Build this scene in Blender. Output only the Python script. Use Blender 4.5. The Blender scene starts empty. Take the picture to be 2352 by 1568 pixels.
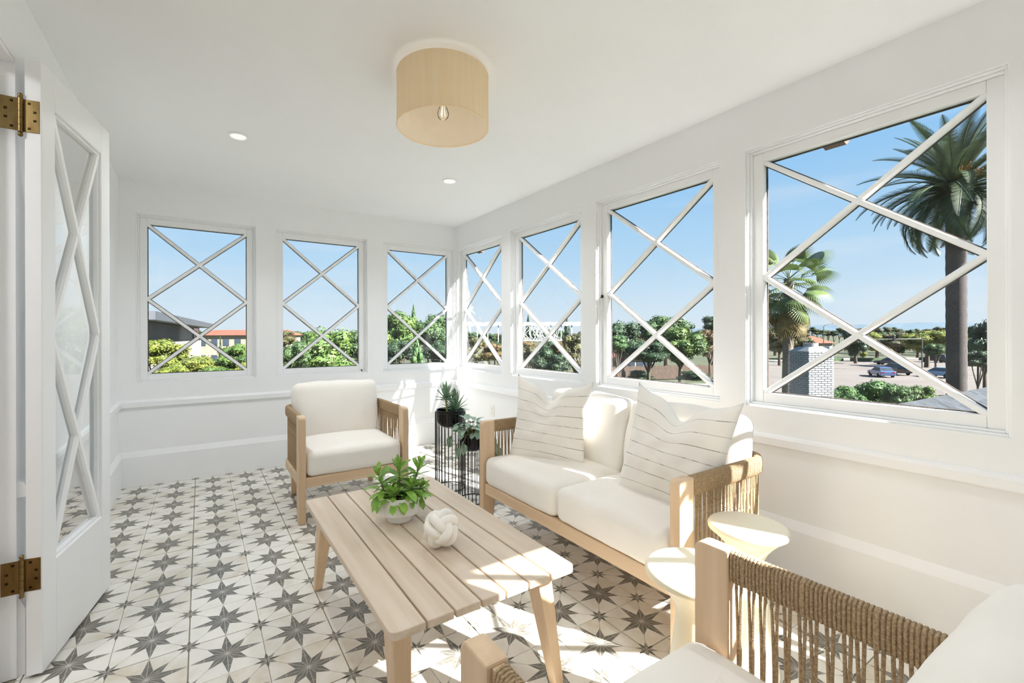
import bpy, bmesh, math, random
from mathutils import Vector, Matrix, noise

# ------------------------------------------------------------------ scene, camera, sky, sun, exposure
scene = bpy.context.scene
COL = scene.collection
R = math.radians
random.seed(7)

CAM_H, YAW, FPX, CX, CY, ROLL = 1.21, 0.5764, 1035.0, 1134.3, 769.9, 0.0027
FW = Vector((math.sin(YAW), math.cos(YAW), 0)); RT = Vector((math.cos(YAW), -math.sin(YAW), 0)); UP = Vector((0, 0, 1))
cam_data = bpy.data.cameras.new('camera'); cam = bpy.data.objects.new('camera', cam_data); COL.objects.link(cam)
cr = RT*math.cos(ROLL) - UP*math.sin(ROLL); cu = UP*math.cos(ROLL) + RT*math.sin(ROLL)
cm = Matrix((cr, cu, -FW)).transposed().to_4x4(); cm.translation = Vector((0, 0, CAM_H))
cam.matrix_world = cm
cam_data.sensor_width = 36.0; cam_data.lens = 36.0*FPX/2352
cam_data.shift_x = (1176-CX)/2352; cam_data.shift_y = (CY-784)/2352
cam_data.clip_start = 0.02; cam_data.clip_end = 9000
scene.camera = cam

SKY_STRENGTH, SUN_STRENGTH, EXPOSURE = 0.71, 22.0, 0.50
DOWN_W, HALL_FILL_W, LAMP_W = 6.0, 13.0, 0.28
SUN_TRAVEL = Vector((-0.48, 1.0, -0.82)).normalized()

world = bpy.data.worlds.new('sky'); scene.world = world; world.use_nodes = True
wn, wl = world.node_tree.nodes, world.node_tree.links
wn.clear()
w_out = wn.new('ShaderNodeOutputWorld'); w_bg = wn.new('ShaderNodeBackground'); w_bg.inputs['Strength'].default_value = SKY_STRENGTH
w_tc = wn.new('ShaderNodeTexCoord'); w_sep = wn.new('ShaderNodeSeparateXYZ'); w_ramp = wn.new('ShaderNodeValToRGB')
wl.new(w_tc.outputs['Generated'], w_sep.inputs[0]); wl.new(w_sep.outputs['Z'], w_ramp.inputs[0])
el = w_ramp.color_ramp.elements
el[0].position = 0.0; el[0].color = (0.74, 0.84, 0.93, 1)
el[1].position = 1.0; el[1].color = (0.16, 0.40, 0.84, 1)
for p, c in ((0.06, (0.66, 0.81, 0.94, 1)), (0.16, (0.48, 0.72, 0.95, 1)), (0.34, (0.29, 0.58, 0.93, 1)), (0.55, (0.21, 0.48, 0.88, 1))):
    e = el.new(p); e.color = c
w_map = wn.new('ShaderNodeMapping'); w_map.inputs['Scale'].default_value = (1.3, 1.3, 9.0)
w_noi = wn.new('ShaderNodeTexNoise'); w_noi.inputs['Scale'].default_value = 1.6; w_noi.inputs['Detail'].default_value = 6; w_noi.inputs['Roughness'].default_value = 0.55
w_cr = wn.new('ShaderNodeValToRGB'); w_cr.color_ramp.elements[0].position = 0.50; w_cr.color_ramp.elements[1].position = 0.80
w_cr.color_ramp.elements[1].color = (0.5, 0.5, 0.5, 1)
w_mix = wn.new('ShaderNodeMixRGB'); w_mix.inputs[2].default_value = (0.86, 0.90, 0.95, 1)
wl.new(w_tc.outputs['Generated'], w_map.inputs[0]); wl.new(w_map.outputs[0], w_noi.inputs[0]); wl.new(w_noi.outputs[0], w_cr.inputs[0])
wl.new(w_cr.outputs[0], w_mix.inputs[0]); wl.new(w_ramp.outputs[0], w_mix.inputs[1]); wl.new(w_mix.outputs[0], w_bg.inputs['Color'])
wl.new(w_bg.outputs[0], w_out.inputs['Surface'])

sun_data = bpy.data.lights.new('sun', 'SUN'); sun = bpy.data.objects.new('sun', sun_data); COL.objects.link(sun)
sun_data.energy = SUN_STRENGTH; sun_data.angle = R(0.55); sun_data.color = (1.0, 0.975, 0.94)
sun.rotation_euler = SUN_TRAVEL.to_track_quat('-Z', 'Y').to_euler(); sun.location = (6, -10, 9)

scene.view_settings.view_transform = 'Standard'; scene.view_settings.look = 'None'
scene.view_settings.exposure = EXPOSURE; scene.view_settings.gamma = 1.0; scene.view_settings.use_curve_mapping = False
scene.cycles.max_bounces = 12; scene.cycles.diffuse_bounces = 8; scene.cycles.transparent_max_bounces = 24; scene.cycles.glossy_bounces = 4

# ------------------------------------------------------------------ helpers
def lin(c):
    return tuple(((v/255)/12.92 if v/255 <= 0.04045 else ((v/255+0.055)/1.055)**2.4) for v in c)

def pix(u, v, depth):
    du, dv = u-1176, v-784
    u2, v2 = 1176+du*math.cos(ROLL)-dv*math.sin(ROLL), 784+du*math.sin(ROLL)+dv*math.cos(ROLL)
    return Vector((0, 0, CAM_H)) + (FW + RT*(u2-CX)/FPX + UP*(CY-v2)/FPX)*depth

MATS = {}
def mat(name, col, rough=0.6, col2=None, scale=5.0, stretch=(1, 1, 1), detail=4.0, bump=0.0, bump_scale=None, metal=0.0,
        coat=0.0, rand=0.0, sheen=0.0, contrast=(0.3, 0.7), trans=0.0, spec=0.5):
    """Principled material whose colour varies with object-space noise between col and col2."""
    if name in MATS: return MATS[name]
    m = bpy.data.materials.new(name); m.use_nodes = True
    n, l = m.node_tree.nodes, m.node_tree.links
    b = n['Principled BSDF']
    b.inputs['Roughness'].default_value = rough; b.inputs['Metallic'].default_value = metal
    b.inputs['Coat Weight'].default_value = coat; b.inputs['Sheen Weight'].default_value = sheen
    b.inputs['Specular IOR Level'].default_value = spec
    c1 = lin(col); c2 = lin(col2) if col2 else tuple(x*0.93 for x in c1)
    tc = n.new('ShaderNodeTexCoord'); mp = n.new('ShaderNodeMapping'); mp.inputs['Scale'].default_value = stretch
    l.new(tc.outputs['Object'], mp.inputs[0])
    vec = mp.outputs[0]
    if rand:
        oi = n.new('ShaderNodeObjectInfo'); ad = n.new('ShaderNodeVectorMath'); ad.operation = 'ADD'
        mu = n.new('ShaderNodeMath'); mu.operation = 'MULTIPLY'; mu.inputs[1].default_value = 37.0
        l.new(oi.outputs['Random'], mu.inputs[0]); l.new(vec, ad.inputs[0]); l.new(mu.outputs[0], ad.inputs[1]); vec = ad.outputs[0]
    no = n.new('ShaderNodeTexNoise'); no.inputs['Scale'].default_value = scale; no.inputs['Detail'].default_value = detail
    l.new(vec, no.inputs[0])
    rp = n.new('ShaderNodeValToRGB'); rp.color_ramp.elements[0].position = contrast[0]; rp.color_ramp.elements[1].position = contrast[1]
    rp.color_ramp.elements[0].color = (*c1, 1); rp.color_ramp.elements[1].color = (*c2, 1)
    l.new(no.outputs[0], rp.inputs[0])
    out = rp.outputs[0]
    if rand:
        hs = n.new('ShaderNodeHueSaturation'); mr = n.new('ShaderNodeMapRange')
        mr.inputs['To Min'].default_value = 1-rand; mr.inputs['To Max'].default_value = 1+rand
        l.new(oi.outputs['Random'], mr.inputs[0]); l.new(mr.outputs[0], hs.inputs['Value']); l.new(out, hs.inputs['Color']); out = hs.outputs[0]
    l.new(out, b.inputs['Base Color'])
    if bump:
        bn = n.new('ShaderNodeTexNoise'); bn.inputs['Scale'].default_value = bump_scale or scale*4; bn.inputs['Detail'].default_value = 3
        l.new(vec, bn.inputs[0])
        bp = n.new('ShaderNodeBump'); bp.inputs['Strength'].default_value = bump; bp.inputs['Distance'].default_value = 0.004
        l.new(bn.outputs[0], bp.inputs['Height']); l.new(bp.outputs[0], b.inputs['Normal'])
    if trans:
        tl = n.new('ShaderNodeBsdfTranslucent'); mx = n.new('ShaderNodeMixShader'); mx.inputs[0].default_value = trans
        l.new(out, tl.inputs[0]); l.new(b.outputs[0], mx.inputs[1]); l.new(tl.outputs[0], mx.inputs[2])
        l.new(mx.outputs[0], n['Material Output'].inputs['Surface'])
    MATS[name] = m
    return m

class MB:
    """Collects plain polygons and links them as one mesh object."""
    def __init__(s): s.v = []; s.f = []; s.uv = []; s.sm = []
    def add(s, vs, fs, uvs=None, smooth=False):
        o = len(s.v); s.v += [tuple(p) for p in vs]
        for i, f in enumerate(fs):
            s.f.append([k+o for k in f]); s.uv.append(uvs[i] if uvs else None); s.sm.append(smooth)
        return s
    def box(s, x0, x1, y0, y1, z0, z1):
        x0, x1 = min(x0, x1), max(x0, x1); y0, y1 = min(y0, y1), max(y0, y1)
        return s.add([(x0,y0,z0),(x1,y0,z0),(x1,y1,z0),(x0,y1,z0),(x0,y0,z1),(x1,y0,z1),(x1,y1,z1),(x0,y1,z1)],
                     [(3,2,1,0),(4,5,6,7),(0,1,5,4),(1,2,6,5),(2,3,7,6),(3,0,4,7)])
    def obox(s, c, a, b, d):
        """box about c with half axes a, b, d"""
        c, a, b, d = Vector(c), Vector(a), Vector(b), Vector(d)
        if a.cross(b).dot(d) < 0: a = -a
        P = [c-a-b-d, c+a-b-d, c+a+b-d, c-a+b-d, c-a-b+d, c+a-b+d, c+a+b+d, c-a+b+d]
        return s.add(P, [(3,2,1,0),(4,5,6,7),(0,1,5,4),(1,2,6,5),(2,3,7,6),(3,0,4,7)])
    def frustum(s, q0, q1):
        """prism between two quads listed counter-clockwise seen from above, q0 below"""
        return s.add(list(q0)+list(q1), [(3,2,1,0),(4,5,6,7),(0,1,5,4),(1,2,6,5),(2,3,7,6),(3,0,4,7)])
    def prism(s, poly, mp0, mp1):
        """polygon [(a,b)] placed by mp0 and mp1 and joined"""
        n = len(poly); v = [mp0(*p) for p in poly]+[mp1(*p) for p in poly]
        f = [tuple(range(n))[::-1], tuple(range(n, 2*n))]+[(i, (i+1) % n, n+(i+1) % n, n+i) for i in range(n)]
        return s.add(v, f)
    def tube(s, pts, r, n=8, closed=False, caps=True, squash=None, smooth=True):
        pts = [Vector(p) for p in pts]; k = len(pts); rs = r if isinstance(r, (list, tuple)) else [r]*k
        vs = []; fs = []; prev = None
        for i, p in enumerate(pts):
            if closed: t = pts[(i+1) % k]-pts[i-1]
            else: t = pts[min(i+1, k-1)]-pts[max(i-1, 0)]
            t.normalize()
            if prev is None:
                ref = Vector((0, 0, 1)) if abs(t.z) < 0.9 else Vector((1, 0, 0)); nn = t.cross(ref).normalized()
            else: nn = (prev-t*prev.dot(t)).normalized()
            prev = nn; bb = t.cross(nn)
            for j in range(n):
                a = 2*math.pi*j/n; vs.append(p+(nn*math.cos(a)+bb*math.sin(a))*rs[i])
        m = k if closed else k-1
        for i in range(m):
            for j in range(n):
                a, b = i*n+j, i*n+(j+1) % n; c, d = ((i+1) % k)*n+(j+1) % n, ((i+1) % k)*n+j
                fs.append((a, b, c, d))
        s.add(vs, fs, smooth=smooth)
        if caps and not closed:
            o = len(s.v)-len(vs)
            s.f.append([o+j for j in range(n)][::-1]); s.uv.append(None); s.sm.append(False)
            s.f.append([o+(k-1)*n+j for j in range(n)]); s.uv.append(None); s.sm.append(False)
        return s
    def lathe(s, prof, n=32, c=(0, 0, 0), smooth=True, cap=True):
        vs = []; fs = []
        for (r, z) in prof:
            for j in range(n):
                a = 2*math.pi*j/n; vs.append((c[0]+r*math.cos(a), c[1]+r*math.sin(a), c[2]+z))
        for i in range(len(prof)-1):
            for j in range(n): fs.append((i*n+j, i*n+(j+1) % n, (i+1)*n+(j+1) % n, (i+1)*n+j))
        s.add(vs, fs, smooth=smooth)
        if cap:
            o = len(s.v)-len(vs); k = len(prof)
            for base, rev in ((o, True), (o+(k-1)*n, False)):
                L = [base+j for j in range(n)]; s.f.append(L[::-1] if rev else L); s.uv.append(None); s.sm.append(False)
        return s
    def sweep(s, path, prof, closed=False, smooth=False, tangents=None):
        """profile [(side, up)] along a level path; side is to the right of the way"""
        path = [Vector(p) for p in path]; k = len(path); n = len(prof); vs = []; fs = []
        for i, p in enumerate(path):
            t = tangents[i] if tangents else (path[(i+1) % k]-path[i-1] if closed else path[min(i+1, k-1)]-path[max(i-1, 0)])
            t = Vector((t.x, t.y, 0)).normalized(); sd = Vector((t.y, -t.x, 0))
            for (a, b) in prof: vs.append(p+sd*a+Vector((0, 0, b)))
        for i in range(k if closed else k-1):
            for j in range(n):
                fs.append((i*n+j, ((i+1) % k)*n+j, ((i+1) % k)*n+(j+1) % n, i*n+(j+1) % n))
        if not closed: fs += [tuple(range(n)), tuple((k-1)*n+j for j in range(n))[::-1]]
        return s.add(vs, fs, smooth=smooth)
    def mesh(s, name, m=None, fix=True):
        me = bpy.data.meshes.new(name); me.from_pydata(s.v, [], s.f)
        if any(u is not None for u in s.uv):
            ul = me.uv_layers.new(name='UVMap'); k = 0
            for f, u in zip(s.f, s.uv):
                for j in range(len(f)):
                    ul.data[k].uv = u[j] if u else (0, 0); k += 1
        if any(s.sm): me.polygons.foreach_set('use_smooth', s.sm)
        if m: me.materials.append(m)
        if fix:
            bm = bmesh.new(); bm.from_mesh(me); bmesh.ops.recalc_face_normals(bm, faces=bm.faces); bm.to_mesh(me); bm.free()
        if any(s.sm): me.set_sharp_from_angle(angle=R(48))
        me.update(); return me
    def build(s, name, m, parent=None, bevel=0.0, loc=None, rot=None, seg=2, fix=True):
        o = put(name, s.mesh(name, m, fix), parent, loc, rot)
        if bevel:
            md = o.modifiers.new('bevel', 'BEVEL'); md.width = bevel; md.segments = seg; md.limit_method = 'ANGLE'; md.angle_limit = R(40)
        return o

def put(name, me, parent=None, loc=None, rot=None, scale=None):
    o = bpy.data.objects.new(name, me); COL.objects.link(o)
    if parent: o.parent = parent
    if loc is not None: o.location = loc
    if rot is not None: o.rotation_euler = rot
    if scale is not None: o.scale = scale
    return o
def tag(o, label, cat, group=None, kind=None):
    o['label'] = label; o['category'] = cat
    if group: o['group'] = group
    if kind: o['kind'] = kind
    return o
def thing(name, label, cat, loc=(0, 0, 0), rz=0.0, group=None):
    return tag(put(name, None, None, loc, (0, 0, rz)), label, cat, group)
def structure(o, label=None):
    o['kind'] = 'structure'
    if label: o['label'] = label
    return o
def copy_tree(o, parent=None):
    c = o.copy(); COL.objects.link(c); c.parent = parent
    for ch in list(o.children): copy_tree(ch, c)
    return c

# ------------------------------------------------------------------ materials
M_WALL = mat('wall_paint', (243, 244, 245), 0.65, (241, 242, 243), 3, bump=0.06, bump_scale=60)
M_CEIL = mat('ceiling_paint', (243, 244, 245), 0.75, (241, 242, 243), 2, bump=0.04, bump_scale=80)
M_TRIM = mat('trim_paint', (243, 244, 245), 0.38, (241, 242, 243), 5, bump=0.05, bump_scale=30)
M_EDGE_SHADE = mat('painted_edge_shade', (52, 44, 38), 0.8, (84, 74, 64), 40)  # dark colour standing in for shade along the glass edges
M_GROUT = mat('tile_grout', (158, 152, 138), 0.9, (140, 134, 120), 25, bump=0.3)
M_TEAK = mat('pale_teak', (222, 196, 164), 0.5, (204, 175, 141), 3.2, (7, 7, 0.5), bump=0.08, bump_scale=20)
M_TEAK_X = mat('pale_teak_crosswise', (222, 196, 164), 0.5, (204, 175, 141), 3.2, (0.5, 7, 7), bump=0.08, bump_scale=20)
M_TABLE = mat('limed_teak', (216, 200, 180), 0.5, (198, 179, 156), 3.0, (9, 0.55, 9), bump=0.08, bump_scale=18, rand=0.03)
M_ROPE = mat('jute_rope', (192, 166, 130), 0.85, (150, 124, 92), 190, detail=2, bump=0.9, bump_scale=420)
M_FABRIC = mat('cream_canvas', (240, 236, 229), 0.9, (236, 231, 223), 6, bump=0.12, bump_scale=700, sheen=0.2)
M_BLACK = mat('black_metal', (16, 16, 17), 0.38, (22, 22, 23), 8)
M_BOWL = mat('black_glaze', (13, 13, 15), 0.22, (20, 20, 22), 6, coat=0.3)
M_POT = mat('white_stoneware', (238, 236, 232), 0.5, (232, 230, 225), 12, bump=0.05)
M_KNOT = mat('white_plaster', (240, 236, 228), 0.55, (233, 228, 218), 14, bump=0.08)
M_STOOL = mat('cream_concrete', (240, 232, 208), 0.55, (233, 224, 198), 9, bump=0.06, bump_scale=60)
M_BRASS = mat('aged_brass', (150, 128, 84), 0.34, (104, 86, 54), 22, (1, 1, 0.3), metal=1.0)
M_SCREW = mat('dark_brass', (70, 55, 32), 0.5, (40, 31, 18), 60, metal=1.0)
M_SHADE = mat('raffia_shade', (253, 243, 222), 0.85, (249, 236, 210), 60, (1, 1, 0.05), trans=0.5, bump=0.15, bump_scale=300)
M_LINER = mat('shade_lining', (247, 245, 241), 0.8, (244, 241, 236), 20, trans=0.5)
M_SOIL = mat('potting_soil', (38, 30, 24), 0.95, (62, 50, 38), 60, bump=0.8)
M_LEAF = mat('succulent_leaf', (152, 188, 84), 0.42, (110, 156, 60), 30, rand=0.22, trans=0.15)
M_ALOE = mat('aloe_leaf', (146, 172, 140), 0.5, (108, 144, 116), 25, rand=0.18)
M_STEM = mat('pale_stem', (150, 152, 104), 0.6, (122, 118, 76), 30)
M_PLATE = mat('white_plastic', (236, 234, 230), 0.35, (233, 231, 227), 10)

def glass_material():
    m = bpy.data.materials.new('window_glass'); m.use_nodes = True
    n, l = m.node_tree.nodes, m.node_tree.links; n.remove(n['Principled BSDF'])
    t = n.new('ShaderNodeBsdfTransparent'); t.inputs[0].default_value = (0.97, 0.985, 0.98, 1)
    g = n.new('ShaderNodeBsdfGlossy'); g.inputs['Roughness'].default_value = 0.0
    d = n.new('ShaderNodeBsdfDiffuse'); d.inputs[0].default_value = (0.75, 0.76, 0.74, 1)
    fr = n.new('ShaderNodeFresnel'); fr.inputs[0].default_value = 1.45
    a = n.new('ShaderNodeMixShader'); b = n.new('ShaderNodeMixShader')
    tc = n.new('ShaderNodeTexCoord'); no = n.new('ShaderNodeTexNoise'); no.inputs['Scale'].default_value = 3.0; no.inputs['Detail'].default_value = 5
    rp = n.new('ShaderNodeValToRGB'); rp.color_ramp.elements[0].position = 0.5; rp.color_ramp.elements[1].position = 0.9
    rp.color_ramp.elements[1].color = (0.10, 0.10, 0.10, 1)
    l.new(tc.outputs['Object'], no.inputs[0]); l.new(no.outputs[0], rp.inputs[0])
    l.new(rp.outputs[0], b.inputs[0]); l.new(t.outputs[0], b.inputs[1]); l.new(d.outputs[0], b.inputs[2])
    l.new(fr.outputs[0], a.inputs[0]); l.new(b.outputs[0], a.inputs[1]); l.new(g.outputs[0], a.inputs[2])
    l.new(a.outputs[0], n['Material Output'].inputs[0]); return m
M_GLASS = glass_material()

def tile_material(T):
    """encaustic look: an eight-pointed star in the middle and a quarter of a small one in each corner"""
    m = bpy.data.materials.new('star_tile'); m.use_nodes = True
    n, l = m.node_tree.nodes, m.node_tree.links; b = n['Principled BSDF']; b.inputs['Roughness'].default_value = 0.34
    def mt(op, a, c=None, d=None):
        k = n.new('ShaderNodeMath'); k.operation = op
        for i, v in enumerate((a, c, d)):
            if v is None: continue
            if isinstance(v, (int, float)): k.inputs[i].default_value = v
            else: l.new(v, k.inputs[i])
        return k.outputs[0]
    tc = n.new('ShaderNodeTexCoord'); sp = n.new('ShaderNodeSeparateXYZ'); l.new(tc.outputs['Object'], sp.inputs[0])
    X = mt('DIVIDE', sp.outputs[0], T); Y = mt('DIVIDE', sp.outputs[1], T)
    def star(x, y, r_axis, r_diag, r_val, w):
        ax, ay = mt('ABSOLUTE', x), mt('ABSOLUTE', y)
        hi, lo = mt('MAXIMUM', ax, ay), mt('MINIMUM', ax, ay)               # folded to the first octant
        c8, s8 = math.cos(R(22.5)), math.sin(R(22.5)); vx, vy = r_val*c8, r_val*s8
        inA = mt('SUBTRACT', mt('MULTIPLY', mt('SUBTRACT', r_axis, hi), vy), mt('MULTIPLY', lo, r_axis-vx))
        k = math.sqrt(0.5)
        dx, dy = mt('MULTIPLY', mt('ADD', hi, lo), k), mt('MULTIPLY', mt('SUBTRACT', hi, lo), k)
        inB = mt('SUBTRACT', mt('MULTIPLY', mt('SUBTRACT', r_diag, dx), vy), mt('MULTIPLY', dy, r_diag-vx))
        ins = mt('MAXIMUM', mt('GREATER_THAN', inA, 0), mt('GREATER_THAN', inB, 0))
        line = mt('MINIMUM', lo, dy)                                          # the fine pale line down each ray
        l22 = mt('ABSOLUTE', mt('SUBTRACT', mt('MULTIPLY', lo, c8), mt('MULTIPLY', hi, s8)))
        pale = mt('LESS_THAN', mt('MINIMUM', line, mt('ADD', l22, 0.0)), w)
        # alternate halves of each ray a little darker
        sg = mt('MULTIPLY', mt('SIGN', mt('MULTIPLY', x, y)), mt('SIGN', mt('SUBTRACT', ax, ay)))
        return ins, pale, sg, dy, dx
    s1, p1, g1, dd, dx = star(X, Y, 0.5, 0.37, 0.185, 0.0042)
    XC = mt('SUBTRACT', 0.5, mt('ABSOLUTE', X)); YC = mt('SUBTRACT', 0.5, mt('ABSOLUTE', Y))
    s2, p2, g2, _, _ = star(XC, YC, 0.19, 0.19, 0.075, 0.0035)
    thin = mt('MULTIPLY', mt('LESS_THAN', dd, 0.0032), mt('MULTIPLY', mt('GREATER_THAN', dx, 0.34), mt('LESS_THAN', dx, 0.55)))
    ins = mt('MAXIMUM', s1, s2)
    ins = mt('MULTIPLY', ins, mt('SUBTRACT', 1.0, mt('MULTIPLY', mt('MAXIMUM', p1, p2), 0.55)))
    ins = mt('MAXIMUM', ins, mt('MULTIPLY', thin, 0.8))
    oi = n.new('ShaderNodeObjectInfo'); off = mt('MULTIPLY', oi.outputs['Random'], 50.0)
    ad = n.new('ShaderNodeVectorMath'); ad.operation = 'ADD'; l.new(tc.outputs['Object'], ad.inputs[0]); l.new(off, ad.inputs[1])
    n1 = n.new('ShaderNodeTexNoise'); n1.inputs['Scale'].default_value = 11; n1.inputs['Detail'].default_value = 5; l.new(ad.outputs[0], n1.inputs[0])
    n2 = n.new('ShaderNodeTexNoise'); n2.inputs['Scale'].default_value = 70; n2.inputs['Detail'].default_value = 4; l.new(ad.outputs[0], n2.inputs[0])
    rp = n.new('ShaderNodeValToRGB'); e = rp.color_ramp.elements
    e[0].position = 0.30; e[0].color = (*lin((230, 228, 220)), 1); e[1].position = 0.75; e[1].color = (*lin((206, 197, 178)), 1)
    q = e.new(0.5); q.color = (*lin((224, 221, 213)), 1)
    mxv = mt('ADD', mt('MULTIPLY', n1.outputs[0], 0.75), mt('MULTIPLY', oi.outputs['Random'], 0.25)); l.new(mxv, rp.inputs[0])
    rd = n.new('ShaderNodeValToRGB'); e = rd.color_ramp.elements
    e[0].position = 0.3; e[0].color = (*lin((96, 93, 85)), 1); e[1].position = 0.75; e[1].color = (*lin((126, 122, 112)), 1); l.new(n2.outputs[0], rd.inputs[0])
    hs = n.new('ShaderNodeHueSaturation'); l.new(rd.outputs[0], hs.inputs['Color'])
    l.new(mt('ADD', 1.0, mt('MULTIPLY', g1, 0.07)), hs.inputs['Value'])
    mx = n.new('ShaderNodeMixRGB'); l.new(ins, mx.inputs[0]); l.new(rp.outputs[0], mx.inputs[1]); l.new(hs.outputs[0], mx.inputs[2])
    # worn spots
    wr = n.new('ShaderNodeValToRGB'); wr.color_ramp.elements[0].position = 0.68; wr.color_ramp.elements[1].position = 0.74; l.new(n2.outputs[0], wr.inputs[0])
    mx2 = n.new('ShaderNodeMixRGB'); mx2.inputs[2].default_value = (*lin((150, 140, 122)), 1)
    l.new(mt('MULTIPLY', wr.outputs[0], 0.35), mx2.inputs[0]); l.new(mx.outputs[0], mx2.inputs[1])
    l.new(mx2.outputs[0], b.inputs['Base Color'])
    return m

# ------------------------------------------------------------------ the room
XL, XR, YB, YR, ZC = -0.55, 2.49, 4.634, -0.70, 2.47
WT = 0.12
T = 0.2464; GX, GY = -0.2881, 1.6291            # tile pitch and one grout crossing
WZ0, WZ1 = 0.827, 2.208
RIGHT_OPEN = [(-0.66, 0.207), (0.350, 1.312), (1.456, 2.421), (2.564, 3.534), (3.691, 4.612)]
BACK_OPEN = [(-0.441, 0.423), (0.584, 1.448), (1.612, 2.474)]

# floor slab with every tile a piece of its own
fl = structure(MB().box(XL-WT, XR+WT, YR-WT, YB+WT, -0.14, -0.0035).build('floor', M_GROUT), 'pale floor tiles printed with grey eight-pointed stars')
M_TILE = tile_material(T)
def tile_mesh(w, d):
    return MB().box(-w/2, w/2, -d/2, d/2, -0.006, 0.0).mesh('tile', M_TILE)
tile_cache = {}
i0, i1 = math.floor((XL-GX)/T), math.ceil((XR-GX)/T)
j0, j1 = math.floor((YR-GY)/T), math.ceil((YB-GY)/T)
for i in range(i0, i1):
    for j in range(j0, j1):
        # wide joints every second line, fine ones between
        ax0, ax1 = GX+i*T, GX+(i+1)*T; ay0, ay1 = GY+j*T, GY+(j+1)*T
        gx0 = 0.0024 if i % 2 == 1 else 0.0010; gx1 = 0.0024 if (i+1) % 2 == 1 else 0.0010
        gy0 = 0.0024 if j % 2 == 0 else 0.0010; gy1 = 0.0024 if (j+1) % 2 == 0 else 0.0010
        bx0, bx1 = max(ax0+gx0, XL+0.001), min(ax1-gx1, XR-0.001); by0, by1 = max(ay0+gy0, YR+0.001), min(ay1-gy1, YB-0.001)
        if bx1-bx0 < 0.01 or by1-by0 < 0.01: continue
        cxx, cyy = (ax0+ax1)/2, (ay0+ay1)/2
        key = tuple(round(v, 4) for v in (bx0-cxx, bx1-cxx, by0-cyy, by1-cyy))
        if key not in tile_cache:
            tile_cache[key] = MB().box(key[0], key[1], key[2], key[3], -0.006, 0.0).mesh('tile', M_TILE)
        put('tile', tile_cache[key], fl, (cxx, cyy, random.uniform(-0.0006, 0.0)))

structure(MB().box(XL-WT, XR+WT, YR-WT, YB+WT, ZC, ZC+0.12).build('ceiling', M_CEIL), 'plain white ceiling')

MAP_BACK = lambda s, o, z: (s, YB+o, z)
MAP_RIGHT = lambda s, o, z: (XR+o, s, z)
MAP_REAR = lambda s, o, z: (s, YR-o, z)
def mbox(mb, mp, s0, s1, o0, o1, z0, z1):
    a, b = mp(s0, o0, z0), mp(s1, o1, z1)
    return mb.box(a[0], b[0], a[1], b[1], a[2], b[2])
def wall_with_openings(name, mp, s0, s1, openings, label):
    mb = MB(); mbox(mb, mp, s0, s1, 0, WT, 0, WZ0); mbox(mb, mp, s0, s1, 0, WT, WZ1, ZC)
    cur = s0
    for (a, b) in openings:
        mbox(mb, mp, cur, a, 0, WT, WZ0, WZ1); cur = b
    mbox(mb, mp, cur, s1, 0, WT, WZ0, WZ1)
    return structure(mb.build(name, M_WALL), label)
wall_with_openings('wall_back', MAP_BACK, XL-WT, XR, BACK_OPEN, 'white wall with three windows behind the far armchair')
wall_with_openings('wall_right', MAP_RIGHT, YR, YB+WT, RIGHT_OPEN, 'white wall with a row of windows behind the sofa')
wall_with_openings('wall_rear', MAP_REAR, XL-WT, XR+WT, BACK_OPEN[2:], 'white wall with windows behind the camera')

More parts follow.
